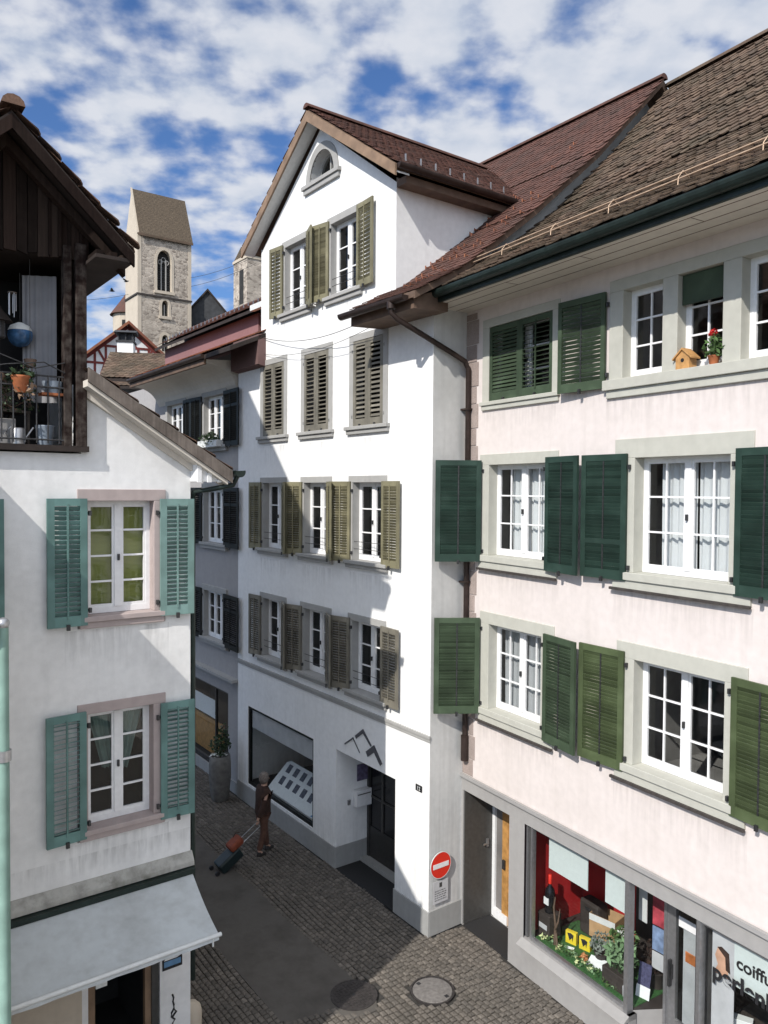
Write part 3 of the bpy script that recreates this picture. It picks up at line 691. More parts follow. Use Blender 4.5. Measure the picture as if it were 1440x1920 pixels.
    # recessed house door
    db = MB(); db.box(.052, .078, .0, .66, .02, 2.40); db.box(.08, .155, .62, .70, .02, 2.40, 1); db.box(.155, .36, .66, .68, .18, 2.40, 2); db.box(.36, .52, .62, .70, .18, 2.40, 3); db.box(.155, .52, .60, .70, .02, .18, 1); db.box(.52, 1.29, .63, .70, .02, 2.40, 3)
    d = db.build('door', ['door_grey', 'white_paint', 'room_mid', 'door_wood'], T)
    MB().box(.078, .11, .48, .52, 1.30, 1.44).box(.10, .115, .40, .52, 1.34, 1.37).build('handle', 'steel', d); MB().box(.40, .46, .585, .62, 1.0, 1.16).build('handle', 'iron', d)
    # display window, its frame, its room
    fb = MB(); x0, x1, z0, z1 = disp
    fb.box(x0, x0+.035, .02, .10, z0, z1).box(x0+.10, x0+.14, .02, .10, z0, z1).box(x0+.035, x0+.10, .06, .08, z0, z1, 1).box(x1-.07, x1, -.015, .10, 0.0, z1).box(x0+.14, x1-.07, .03, .09, z1-.04, z1).box(x0+.14, x1-.07, .03, .09, z0-.02, z0+.03)
    dw = fb.build('display_window', ['steel', 'door_grey'], T)
    gl = MB(); gl.quad((x0+.14, .06, z0), (x1-.07, .06, z0), (x1-.07, .06, z1), (x0+.14, .06, z1)); gl.quad((x1-.02, .10, .60), (3.96, .52, .60), (3.96, .52, 2.42), (x1-.02, .10, 2.42)); gl.build('glass', 'shop_glass', dw)
    rm = MB(); rm.quad((1.62, .1, .6), (1.62, 1.5, .6), (1.62, 1.5, 2.42), (1.62, .1, 2.42), m=0)            # red side wall
    rm.quad((1.62, 1.32, .6), (2.75, 1.32, .6), (2.75, 1.32, 2.42), (1.62, 1.32, 2.42), m=0); rm.quad((2.75, 1.32, .6), (3.97, 1.32, .6), (3.97, 1.32, 2.42), (2.75, 1.32, 2.42), m=1)
    rm.quad((1.62, .1, .60), (3.74, .1, .60), (3.96, .52, .60), (3.97, 1.4, .60), (1.62, 1.4, .60), m=1); rm.quad((1.62, .0, 2.425), (X1, .0, 2.425), (X1, 5, 2.425), (1.62, 5, 2.425), m=1)
    rm.quad((3.75, .1, 0), (3.97, .53, 0), (3.97, .53, .6), (3.75, .1, .6), m=2)
    rm.quad((3.98, .6, 0), (3.98, 5, 0), (3.98, 5, 2.42), (3.98, .6, 2.42), m=1); rm.quad((3.98, 4, 0), (X1, 4, 0), (X1, 4, 2.42), (3.98, 4, 2.42), m=1); rm.quad((3.8, .0, .02), (X1, 0, .02), (X1, 5, .02), (3.8, 5, .02), m=2)
    rm.build('shop_room', ['red_wall', 'dark_wall', 'shop_grey'], T)
    # shop door set back in the entry, and the second shop window
    sb = MB(); sb.box(3.96, 4.00, .46, .58, 0, 2.42); Xd = Matrix.Translation((4.00, .52, 0))
    sb.box(.0, .13, -.03, .03, .02, 2.36, 0, Xd).box(.54, .66, -.03, .03, .02, 2.36, 0, Xd).box(.13, .54, -.03, .03, .02, .55, 0, Xd).box(.13, .54, -.03, .03, 2.22, 2.36, 0, Xd).box(.0, .8, -.03, .03, 2.36, 2.42, 0, Xd).box(.70, .80, -.04, .04, 0, 2.36, 0, Xd)
    sb.quad((4.80, .56, 0), (4.80, -.0, 0), (4.80, .0, 2.42), (4.80, .56, 2.42))
    sd = sb.build('shop_door', 'steel', T)
    MB().box(.13, .54, -.004, .004, .55, 2.22, 0, Xd).build('glass', 'shop_glass', sd)
    MB().box(.05, .08, -.09, -.03, 1.0, 1.36, 0, Xd).box(.03, .10, -.05, -.03, 1.1, 1.3, 0, Xd).build('handle', 'iron', sd)
    MB().box(.16, .50, -.012, -.008, 1.86, 2.0, 0, Xd).build('notice', 'white_paint', sd); MB().box(.22, .54, .012, .02, .56, 1.84, 0, Xd).build('door_glare_print', 'poster_grey', sd); MB().box(.26, .50, .004, .010, 1.42, 1.56, 0, Xd).build('door_glare_print', 'poster_orange', sd)  # grey panel stands in for the pale reflection in the door glass
    wf = MB(); wf.box(4.82, 4.87, -.015, .10, 0, 2.42).box(4.87, 8.9, .03, .09, 2.37, 2.42).box(4.87, 8.9, .03, .09, .35, .42).box(7.4, 7.46, .02, .09, .42, 2.37)
    w2 = wf.build('display_window', 'steel', T); MB().quad((4.87, .06, .42), (8.9, .06, .42), (8.9, .06, 2.37), (4.87, .06, 2.37)).build('glass', 'shop_glass', w2)
    # eave: boarded soffit, gutter, roof
    so = MB(); so.box(.02, X1, -.87, .0, 10.80, 10.83)
    for y in (-.74, -.5, -.26): so.box(.02, X1, y-.006, y+.006, 10.797, 10.80, 1)
    for x in (1.9, 3.4, 5.1, 6.9): so.box(x, x+.008, -.74+.006, -.5-.006, 10.7965, 10.80, 1)
    so.build('soffit', ['soffit_cream', 'eave_brown'], T)
    gt = MB(); half_gutter(gt, (.10, -.98, 10.93), (X1, -.98, 10.93), .085); gt.box(.06, X1, -.93, -.88, 10.78, 10.98)
    gt.build('gutter', 'gutter_green', T)
    prof = [(-.98, 10.98), (-.5, 11.27), (0, 11.56), (1.0, 12.18), (2.0, 12.95), (3.4, 14.28), (5.12, 16.05)]
    rb = MB()
    for p, q_ in zip(prof[:-1], prof[1:]):
        rb.prismx([(p[0], p[1]), (q_[0], q_[1]), (q_[0], q_[1]-.1), (p[0], p[1]-.1)], .04, X1, 1)
        L = math.hypot(q_[0]-p[0], q_[1]-p[1]); sv = (0, (q_[0]-p[0])/L, (q_[1]-p[1])/L)
        tiles(rb, (0, p[0], p[1]), (1, 0, 0), sv, .05, X1, L, None, .17, .15, .017, 0, 2.1)
    ridge_caps(rb, (.0, 5.14, 16.09), (X1, 5.14, 16.09), .12); rb.prismx([(5.1, 16.05), (7, 14.5), (7, 14.4), (5.1, 15.95)], .04, X1, 1)
    rb.build('roof', ['tile_brown', 'roof_board'], T)
    sr = MB()
    for (y, z) in ((-.30, 11.50), (-.22, 11.60)): sr.tube([(.16, y, z), (X1, y, z)], .010, 6)
    for k in range(9): x = .18+k*1.1; sr.tube([(x, -.31, 11.40), (x, -.30, 11.52), (x, -.215, 11.62), (x, -.1, 11.56)], .008, 5)
    sr.build('snow_rail', 'snow_rail', T)
    return T
pink_house()

def bounce_neighbour():  # added house out of view, bounces sunlight onto the shaded fronts
    T = thing('bounce_townhouse', 'unseen cream townhouse added past the pink one to bounce sunlight into the shade', 'house', FP(9.52, 0, 0), FP.rz)
    hs = []; inf = []
    for z in (3.6, 6.3, 8.9):
        for x in (1.2, 4.0, 6.8, 9.6):
            w, h, i = window(T, x, x+1.2, z, z+1.6, .16, None, .16, stone='stone_green', deep=.2); hs.append(h); inf.append(i)
    m = MB(); m.wall(rect(0, 12.5, 0, 11), hs); holes_back(m, inf); m.box(0, 12.5, .9, 9, 0, 11, 0); m.build('wall', ['cream_plaster', 'room_dark'], T)
    r = MB(); r.prismx([(-.9, 10.9), (4.5, 15.6), (9.8, 10.9), (9.8, 10.8), (4.5, 15.5), (-.9, 10.8)], -.02, 12.6); r.build('roof', 'tile_brown', T)
bounce_neighbour()

# ================================================================== OLD HOUSE with the timber loggia
def old_house():
    T = thing('old_gabled_house', 'weathered white house with teal shutters, dark timber loggia and a pale shop awning', 'house', FL.o, FL.rz)
    holes = []; info = []
    def W(*a, **k):
        w, h, i = window(T, *a, **k); holes.append(h); info.append(i); return w
    W(-1.325, -.50, 6.12, 7.545, .125, .155, .145, stone='stone_rose', sill=(0, .07, .15), cas=(2, 1, 4), deep=.22)
    W(-1.335, -.51, 3.46, 4.90, .125, .165, .13, stone='stone_rose', sill=(0, .07, .14), cas=(2, 1, 4), deep=.22)
    W(-3.75, -2.82, 6.12, 7.545, .13, .14, .145, stone='stone_rose', sill=(0, .07, .15), cas=(2, 1, 4), deep=.22)
    kw = dict(pitch=.056, st=.085)
    shutter(T, -1.345, 6.02, 7.575, .47, -1, 3, 'teal_paint', tilt=-62, **kw); shutter(T, -.43, 6.05, 7.57, .45, 1, 2, 'teal_faded', tilt=-50, **kw)
    shutter(T, -1.365, 3.37, 4.95, .475, -1, 5, 'teal_paint', tilt=-18, **kw); shutter(T, -.425, 3.37, 4.90, .45, 1, 3, 'teal_paint', tilt=-42, **kw)
    shutter(T, -2.76, 6.2, 7.57, .485, 1, 2, 'teal_paint', tilt=-55, **kw)
    mb = MB(); ZS = 2.70
    mb.wall([(-6, ZS), (0, ZS), (0, 8.04), (-1.40, 8.94), (-1.40, 8.12), (-6, 8.12)], holes); holes_back(mb, info)
    mb.wall([(-6, 0), (-1.34, 0), (-1.34, 2.35), (-.42, 2.35), (-.42, 0), (0, 0), (0, ZS), (-6, ZS)], (), 0)
    mb.recess(-1.34, -.42, 0, 2.35, 0, .14, 0); mb.recess(-1.34, -.42, 0, 2.35, .14, 1.8, 1, 1)
    mb.quad((0, 0, 0), (0, 7, 0), (0, 7, 8.0), (0, 0, 8.04)); mb.quad((-1.40, 0, 8.1), (-1.40, 2, 8.1), (-1.40, 2, 9.0), (-1.40, 0, 9.0))
    mb.quad((0, 7, 0), (-6, 7, 0), (-6, 7, 9), (0, 7, 8))
    mb.build('wall', ['old_plaster', 'room_dark'], T)
    lb = MB(); lb.prismx([(-.10, 2.66), (-.09, 2.72), (-.01, 2.83), (0, 2.83), (0, 2.66)], -6, .02); lb.build('ledge', 'ledge_mossy', T, bevel=.01)
    # shop door below
    sb = MB(); sb.box(-1.33, -1.24, .06, .14, 0, 2.35, 0); sb.box(-.60, -.52, .06, .14, 0, 2.35, 0); sb.box(-.52, -.43, .03, .13, 0, 2.35, 1); sb.box(-1.24, -.60, .06, .14, 2.25, 2.35); sb.box(-1.24, -1.10, .02, .06, 1.38, 1.58, 2)
    sb.build('shop_door', ['bargeboard_tan', 'door_grey', 'paper'], T)
    wl = MB(); wl.box(-3.0, -1.42, -.02, -.001, 0, 2.3); wl.build('shop_front_panel', 'ashlar', T)
    sq = MB(); random.seed(3); x = -.24; pts = []
    for k in range(9): pts.append((-.24+random.uniform(-.03, .03), -.006, .95-k*.05))
    sq.tube(pts, .012, 5); sq.tube([(-.24, -.006, .75), (-.20, -.006, .70), (-.26, -.006, .64)], .014, 5); sq.build('graffiti', 'ink', T)
    # awning
    aw = MB(); n = 12; vs = []; fs = []
    for i in range(n+1):
        x = -2.58+(2.58-.03)*i/n
        for j in range(9):
            t = j/8; sag = -.045*sin(pi*t)*(1+.35*sin(x*2.1)); vs.append((x-(.06*t if i == n else 0), -.12-1.0*t, 2.60-.36*t+sag))
    for i in range(n):
        for j in range(8): fs.append((i*9+j, i*9+j+1, (i+1)*9+j+1, (i+1)*9+j))
    aw.add(vs, fs, 0, True)
    vs = []; 
    for i in range(n+1):
        x = -2.58+(2.58-.09)*i/n
        vs += [(x, -1.122, 2.245), (x, -1.135+.01*sin(i*2.3), 2.175)]
    aw.add(vs, [(2*i, 2*i+1, 2*i+3, 2*i+2) for i in range(n)], 0, True)
    aw.tube([(-2.6, -1.12, 2.235), (-.06, -1.12, 2.235)], .026, 8, 1)
    aw.box(-2.6, .0, -.17, -.02, 2.585, 2.65, 2)
    for x in (-.25, -2.3): aw.tube([(x, -.12, 2.5), (x-.12, -.6, 2.25), (x, -1.08, 2.2)], .018, 6, 1)
    aw.tube([(-.17, -1.13, 2.22), (-.17, -1.13, 2.12)], .012, 6, 1)
    aw.build('awning', ['awning_cloth', 'offwhite_board', 'gutter_green'], T)
    # lower tiled roof with its verge
    rz = lambda x: 7.97+(.42-x)*.64
    rb = MB(); rb.prism([(-3.2, rz(-3.2)-.03), (.44, rz(.44)-.03), (.44, rz(.44)-.13), (-3.2, rz(-3.2)-.13)], 1.95, 7.2, 1)
    rb.prism([(-1.38, rz(-1.38)-.03), (.44, rz(.44)-.03), (.44, rz(.44)-.13), (-1.38, rz(-1.38)-.13)], -.30, 1.95, 1)
    L = math.hypot(1, .64); tiles(rb, (.48, 0, rz(.48)), (0, 1, 0), (-1/L, 0, .64/L), -.34, 7.2, 2.25, lambda y, s: s < 2.1 or y > 2.0, .17, .15, .014, 0, 1.6)
    rb.build('roof', ['tile_old', 'roof_board'], T)
    vb = MB(); vb.prism([(-1.40, rz(-1.4)-.0), (.45, rz(.45)-.0), (.45, rz(.45)-.17), (-1.40, rz(-1.4)-.17)], -.345, -.305, 0)
    vb.prism([(-1.40, rz(-1.4)-.14), (.40, rz(.4)-.14), (.40, rz(.4)-.22), (-1.40, rz(-1.4)-.22)], -.30, -.001, 1)
    vb.prism([(-1.40, rz(-1.4)-.22), (.0, rz(.0)-.22), (.0, rz(.0)-.30), (-1.40, rz(-1.4)-.30)], -.08, -.001, 1)
    vb.build('verge_board', ['grey_wood', 'soffit_cream'], T)
    eb = MB(); eb.prism([(.0, 7.80), (.34, 7.80), (.40, 7.86), (.0, 8.03)], -.20, 6.5, 0)
    for x in (.005, .145, .285): eb.box(x, x+.055, -.235, -.2, 7.79, rz(x)-.23)
    eb.build('eave', 'white_paint', T)
    gt = MB(); half_gutter(gt, (.54, -.40, 7.93), (.54, 6.8, 7.93), .07); gt.tube([(.54, -.30, 7.88), (.50, -.25, 7.76), (.25, -.1, 7.70), (.06, .05, 7.66), (.06, .06, 7.3), (.06, .06, 1)], .035, 8)
    gt.build('gutter', 'gutter_green', T)
    # timber storey: posts, boards, loggia
    pb = MB(); random.seed(8)
    pb.box(-1.53, -1.40, -.30, -.16, 8.10, 10.55).box(-1.67, -1.575, -.30, -.18, 8.10, 10.5); pb.box(-3.3, -3.16, -.3, -.16, 8.1, 10.5)
    pb.box(-1.44, -1.36, -.15, 1.5, 8.9, 10.45)
    pb.build('post', 'worn_wood', T, (.05, .20, .09), bevel=.012)
    bd = MB(); x = -3.3; az = 11.62; 
    while x < -1.38:
        w = random.uniform(.10, .17); x1 = min(x+w, -1.36); y = -.235-random.uniform(0, .02)
        zt = lambda x: az-abs(x+2.30)*.97
        bd.prism([(x+.004, 10.35+random.uniform(-.035, .02)), (x1-.004, 10.35+random.uniform(-.035, .02)), (x1-.004, zt(x1)), (x+.004, zt(x))] if not (x < -2.30 < x1) else [(x+.004, 10.35), (x1-.004, 10.34), (x1-.004, zt(x1)), (-2.30, az), (x+.004, zt(x))], y, -.20)
        if random.random() < .55: bd.box(x1-.018, x1+.018, y-.022, y, 10.36, zt(x1)-.05)
        x = x1
        if x1 >= -1.361: break
    bd.build('gable_boards', 'old_wood', T, (.05, .20, .09))
    rf = MB()
    for sgn in (1, -1):
        xt = -2.30+sgn*1.33; zt_ = 11.74-1.33*.96; L = math.hypot(1.33, 1.33*.96); sv = (-sgn*1.33/L, 0, 1.33*.96/L)
        rf.prism([(-2.30, 11.72), (xt, zt_-.02), (xt, zt_-.09), (-2.30, 11.64)], -.72, 1.7, 1)
        tiles(rf, (xt+sgn*.03, 0, zt_), (0, 1, 0), sv, -.76, 1.75, L, None, .17, .15, .018, 0, 3.4)
        rf.prism([(-2.30, 11.68), (xt, zt_-.06), (xt, zt_-.21), (-2.30, 11.52)], -.755, -.71, 2)
        rf.prism([(-2.30, 11.60), (xt, zt_-.12), (xt, zt_-.24), (-2.30, 11.46)], -.40, -.28, 2)
    ridge_caps(rf, (-2.30, -.82, 11.77), (-2.30, 1.7, 11.77), .12)
    rf.box(-1.42, -.98, -.74, 1.7, 10.30, 10.34, 1)
    for x in (-1.36, -1.2, -1.06): rf.box(x-.04, x+.04, -.70, 1.6, 10.34, 10.40, 2)
    rf.build('timber_roof', ['tile_old', 'roof_board', 'old_wood'], T, (.05, .20, .09))
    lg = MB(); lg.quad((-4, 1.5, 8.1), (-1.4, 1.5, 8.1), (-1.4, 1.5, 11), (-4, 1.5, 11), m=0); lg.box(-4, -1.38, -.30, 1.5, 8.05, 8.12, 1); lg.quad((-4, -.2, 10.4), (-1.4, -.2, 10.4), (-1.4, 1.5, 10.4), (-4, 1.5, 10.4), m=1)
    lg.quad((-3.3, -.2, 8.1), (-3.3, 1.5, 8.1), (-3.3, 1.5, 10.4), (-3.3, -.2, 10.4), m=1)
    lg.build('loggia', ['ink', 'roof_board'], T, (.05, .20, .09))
    rl = MB()
    for k in range(12): x = -1.72-k*.125; rl.tube([(x, -.28, 8.14), (x, -.28, 8.92)], .009, 6)
    for z in (8.18, 8.80, 8.93): rl.tube([(-1.66, -.28, z), (-3.2, -.28, z)], .012, 6)
    rl.tube([(-1.66, -.30, 8.98), (-1.9, -.34, 9.08), (-2.3, -.34, 9.02), (-2.6, -.3, 8.95)], .008, 6); rl.tube([(-1.66, -.30, 9.10), (-2.0, -.35, 9.0), (-2.4, -.34, 9.14), (-2.9, -.3, 9.2)], .008, 6)
    rl.build('railing', 'iron', T, (.05, .20, .09))
    return T
old_house()
def on_loggia():
    P = FL; rz = FL.rz
    t = thing('flower_pot', 'orange plastic flower pot hung on the loggia railing', 'flower pot', P(-2.10, -.12, 8.80), rz)
    MB().lathe([(.05, 0), (.075, .06), (.10, .17), (.11, .19), (.095, .18)], n=16).build('pot', 'terracotta', t)
    p = MB(); leaves(p, (0, 0, .2), (.14, .1, .1), 60, .05); leaves(p, (.05, -.05, .05), (.12, .06, .16), 30, .04, 1); p.build('plant', ['leaf_dark', 'bargeboard_tan'], t)
    t = thing('hanging_ball', 'blue and white glass ball hanging under the loggia ceiling', 'ornament', P(-2.0, .4, 9.55), rz)
    MB().ball((0, 0, 0), .145, 0, 16).build('ball', 'orb_blue', t); c = MB(); c.lathe([(.14, .05), (.11, .11), (.03, .15)], n=16); c.build('cap', 'paper', t); MB().tube([(0, 0, .14), (0, 0, .75)], .004, 5).build('cord', 'cable', t)
    o = MB(); o.lathe([(.085, 0), (.105, .22), (.11, .235), (.1, .23)], n=18); o = o.build('bucket', 'bucket_blue', None, P(-1.79, .12, 8.215)); tag(o, 'pale blue bucket on the loggia floor by the post', 'bucket')
    t = thing('planter_tray', 'grey plastic tray with an orange rim below the loggia rail', 'planter', P(-1.72, .02, 8.80), rz)
    MB().box(-.14, .14, -.09, .09, 0, .03).build('saucer', 'terracotta', t); MB().lathe([(.09, .03), (.12, .17)], n=14).build('pot', 'bucket_blue', t)
    o = MB(); wavy(o, -.20, .20, -.75, .80, 0, .012, 4); o = o.build('hanging_sheet', 'cloth_white', None, P(-1.78, .40, 9.5), (0, 0, rz-.5)); tag(o, 'white sheet hanging behind the right post of the loggia', 'sheet')
    t = thing('garden_lamp', 'dark lantern with a pitched cap hanging at the left of the loggia', 'lantern', P(-2.27, .15, 9.44), rz)
    MB().lathe([(.05, 0), (.07, .02), (.06, .20)], n=8, smooth=False).build('lamp_body', 'iron', t); MB().lathe([(.15, .20), (.04, .33), (.01, .38)], n=8, smooth=False).build('cap', 'roof_board', t); MB().tube([(0, 0, .38), (0, 0, .98)], .005, 5).build('chain', 'iron', t)
    t = thing('folding_chair', 'pale folding chair among the clutter on the loggia', 'chair', P(-2.1, .75, 8.21), rz+.4)
    MB().box(-.2, .2, -.2, .2, .42, .45).build('seat', 'grey_wood', t); MB().box(-.2, .2, .18, .21, .55, .85).build('backrest', 'grey_wood', t)
    for (x, y, h) in ((-.18, -.18, .42), (.18, -.18, .42), (-.18, .19, .85), (.18, .19, .85)): MB().box(x-.015, x+.015, y-.015, y+.015, 0, h).build('leg', 'grey_wood', t)
    o = MB(); o.box(-.2, .2, -.15, .15, 0, .3); o = o.build('storage_crate', 'shop_grey', None, P(-2.3, .3, 8.215), (0, 0, rz), .01); tag(o, 'grey crate standing at the back of the loggia', 'crate')
    random.seed(77)
    for (x, y, z, h, lab) in ((-1.95, .1, 9.15, .5, 'dark trailing plant hanging beside the glass ball'), (-2.3, -.02, 8.95, .35, 'dark trailing plant on the railing left of the orange pot')):
        t = thing('hanging_plant', lab, 'plant', P(x, y, z), rz, 'hanging plants on the loggia'); m = MB()
        for k in range(9):
            a = Vector((random.uniform(-.08, .08), random.uniform(-.05, .05), 0)); pts = [a+Vector((random.uniform(-.03, .03)*j, 0, -h*j/5)) for j in range(6)]; m.tube(pts, .004, 4, 1)
            for p in pts: leaves(m, p, (.03, .03, .03), 4, .025)
        m.build('vine', ['leaf_dark', 'eave_brown'], t); MB().lathe([(.05, -.02), (.075, .07), (.07, .075)], n=10).build('pot', 'eave_brown', t); MB().tube([(0, 0, .05), (0, 0, 10.4-z)], .003, 4).build('cord', 'cable', t)
    t = thing('watering_can', 'pale metal watering can on the loggia floor behind the rail', 'watering can', P(-2.1, .05, 8.215), rz)
    MB().lathe([(.08, 0), (.08, .17), (.06, .19)], n=14).build('can', 'steel', t); MB().tube([(.07, 0, .05), (.17, 0, .2)], .012, 6).build('spout', 'steel', t); MB().tube([(-.08, 0, .04), (-.14, 0, .12), (-.07, 0, .2)], .008, 6).build('handle', 'steel', t)
    t = thing('wooden_box', 'stack of old wooden boxes at the left of the loggia', 'box', P(-2.5, .35, 8.215), rz)
    for k in range(3): MB().box(-.2+k*.02, .2-k*.01, -.14, .14, k*.2, k*.2+.19).build('box', 'grey_wood', t)
    t = thing('wind_chime', 'pale wind chime hanging near the loggia lantern', 'wind chime', P(-2.16, .0, 9.95), rz)
    MB().lathe([(.05, 0), (.05, .01)], n=12).build('disc', 'grey_wood', t)
    for k in range(5): MB().tube([(.04*cos(k*1.26), .04*sin(k*1.26), 0), (.04*cos(k*1.26), .04*sin(k*1.26), -.2-.02*k)], .006, 5).build('tube', 'steel', t)
on_loggia()

# the nearest house at the left edge: its corner pipe shows, its roof throws the shade over the lane
def mint_house():
    T = thing('mint_corner_house', 'house at the left edge with a mint green corner pipe', 'house', FL(-2.62, -2.08, 0), FL.rz)
    mb = MB(); mb.box(-5, -.02, .0, 1.75, 0, 6.45); mb.build('wall', 'old_plaster', T)
    r = MB(); r.prismx([(-.12, 6.47), (3.0, 8.92), (3.0, 8.80), (-.12, 6.35)], -5, -.1, 0); L = math.hypot(1, .785)
    tiles(r, (0, -.12, 6.5), (1, 0, 0), (0, 1/L, .785/L), -3.5, -.3, 3.7, None, .18, .16, .014, 1, 1.5); r.prismx([(0, 6.4), (1.8, 6.4), (1.8, 7.9)], -5, -.03, 0)
    r.build('roof', ['roof_board', 'tile_old'], T)
    d = MB(); d.tube([(-.03, -.03, 6.44), (-.03, -.03, 2.25)], .05, 10, 0); d.tube([(-.03, -.03, 2.25), (-.03, -.03, 0)], .045, 10, 1)
    for z in (5.3, 5.25, 2.62, 2.30): d.tube([(-.03, -.03, z), (-.03, -.03, z-.05)], .066, 10, 2)
    d.ball((-.03, -.03, 6.46), .06, 2); d.build('downpipe', ['mint_paint', 'offwhite_board', 'steel'], T)
mint_house()
def tall_neighbour():
    T = thing('tall_gabled_house', 'tall gabled house of the left row, hidden behind the timber loggia', 'house', FL(-2.2, 5.2, 0), FL.rz)
    mb = MB(); mb.box(-7, 0, -3.3, 3.3, 0, 12.4); mb.prismx([(-3.3, 12.4), (3.3, 12.4), (0, 16.0)], -7, 0); mb.build('wall', 'old_plaster', T)
    r = MB()
    for s in (1, -1): r.prismx([(0, 16.12), (s*3.5, 12.3), (s*3.5, 12.18), (0, 16.0)], -7.1, .05)
    r.build('roof', 'tile_old', T)
tall_neighbour()

# ================================================================== GREY HOUSE further down the lane
def grey_house():
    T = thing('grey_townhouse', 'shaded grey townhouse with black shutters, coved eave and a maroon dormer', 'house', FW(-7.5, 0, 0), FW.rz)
    ox = -7.5; holes = []; info = []
    def W(*a, **k):
        a = (a[0]-ox, a[1]-ox)+a[2:]; w, h, i = window(T, *a, **k); holes.append(h); info.append(i); return w
    for (z0, z1) in ((3.72, 4.98), (6.28, 7.70), (8.85, 10.16)):
        for (x0, x1) in ((-9.60, -8.32), (-12.3, -11.0)): W(x0, x1, z0, z1, .14, None, .15, stone='stone_grey', sill=(.05, .08, .16), cas=(3, 1, 3), deep=.2)
        shutter(T, -8.25-ox, z0-.06, z1+.04, .96, 1, 3, 'black_paint', mids=(.72,)); shutter(T, -9.68-ox, z0-.06, z1+.04, .66, -1, 3, 'black_paint'); shutter(T, -10.95-ox, z0-.06, z1+.04, .6, 1, 3, 'black_paint')
    shop = (-11.5-ox, -8.15-ox, .30, 2.45); holes.append(rect(*shop))
    mb = MB(); mb.wall([(-8.5, 0), (-.02, 0), (-.02, 10.9), (-8.5, 10.9)], holes, .04); holes_back(mb, info); mb.recess(*shop, .04, 1.0, 1, 1)
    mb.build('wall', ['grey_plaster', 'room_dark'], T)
    MB().box(-8.5, -.03, -.16, .04, 2.86, 2.93).build('string_course', 'stone_grey', T); MB().box(-8.5, -.03, .0, .04, 0, .3).build('plinth', 'plinth_grey', T)
    sh = MB(); x0, x1, z0, z1 = shop; sh.box(x0, x1, .10, .15, z1-.07, z1).box(x1-.95, x1-.88, .1, .16, z0, z1).box(x1-.07, x1, .1, .16, z0, z1).box(x0, x1, .1, .16, z0, z0+.08)
    w = sh.build('display_window', 'door_dark', T); MB().quad((x0, .13, z0), (x1, .13, z0), (x1, .13, z1), (x0, .13, z1)).build('glass', 'shop_glass', w)
    MB().box(x0, x1-1.0, .35, .4, z0+.05, z0+1.0).box(x0+.4, x1-1.3, .3, .32, 1.4, 1.9, 1).build('display_panel', ['door_wood', 'paper'], w)
    cv = MB(); pr = [(.04, 10.20)]+[(-.02-.72*(1-cos(t)), 10.20+.55*sin(t)) for t in [pi/2*k/8 for k in range(1, 9)]]; pr += [(-.80, 10.75), (-.80, 10.84), (.04, 10.9)]
    cv.prismx(pr, -5.6, -.10); cv.build('eave', 'soffit_cream', T)
    MB().box(-5.6, -.10, -.87, -.80, 10.72, 10.95).build('fascia', 'eave_brown', T)
    gt = MB(); half_gutter(gt, (-5.5, -.92, 10.92), (.0, -.92, 10.92), .075); gt.build('gutter', 'gutter_brown', T)
    rf = MB(); L = math.hypot(1, .45); rf.prismx([(-.90, 10.93), (1.1, 11.83), (1.1, 11.73), (-.9, 10.83)], -5.6, 1.45, 1)
    tiles(rf, (0, -.92, 10.96), (1, 0, 0), (0, 1/L, .45/L), -5.55, 1.40, 2.3, lambda x, s: x < .05 or s > .75, .18, .16, .014, 0, 1.6)
    rf.prismx([(-.92, 10.98), (1.1, 11.9), (1.1, 11.7), (-.92, 10.86)], -5.63, -5.57, 1)
    rf.build('roof', ['tile_orange', 'roof_board'], T)
    dm = MB(); dm.box(-7.7, -.9, 1.0, 1.2, 11.6, 12.36); dm.build('dormer', 'maroon_board', T)
    dr = MB(); L = math.hypot(1, .62); dr.prismx([(.72, 12.38), (1.75, 13.02), (1.75, 12.92), (.72, 12.30)], -7.9, 1.25, 1); tiles(dr, (0, .70, 12.42), (1, 0, 0), (0, 1/L, .62/L), -7.9, 1.2, 1.2, None, .18, .16, .014, 0, 1.4)
    ridge_caps(dr, (-7.9, 1.76, 13.06), (1.2, 1.76, 13.06), .1); dr.prismx([(1.75, 13.02), (4, 11.8), (1.75, 12.5)], -7.9, 1.2, 1)
    for k in range(30): x = -7.6+k*.29; dr.box(x-.01, x+.01, 1.0, 1.03, 12.6, 12.75, 2)
    dr.box(-.55, 1.15, .58, .70, 12.28, 12.42, 3); dr.build('dormer_roof', ['tile_red', 'roof_board', 'steel', 'offwhite_board'], T)
    return T
grey_house()

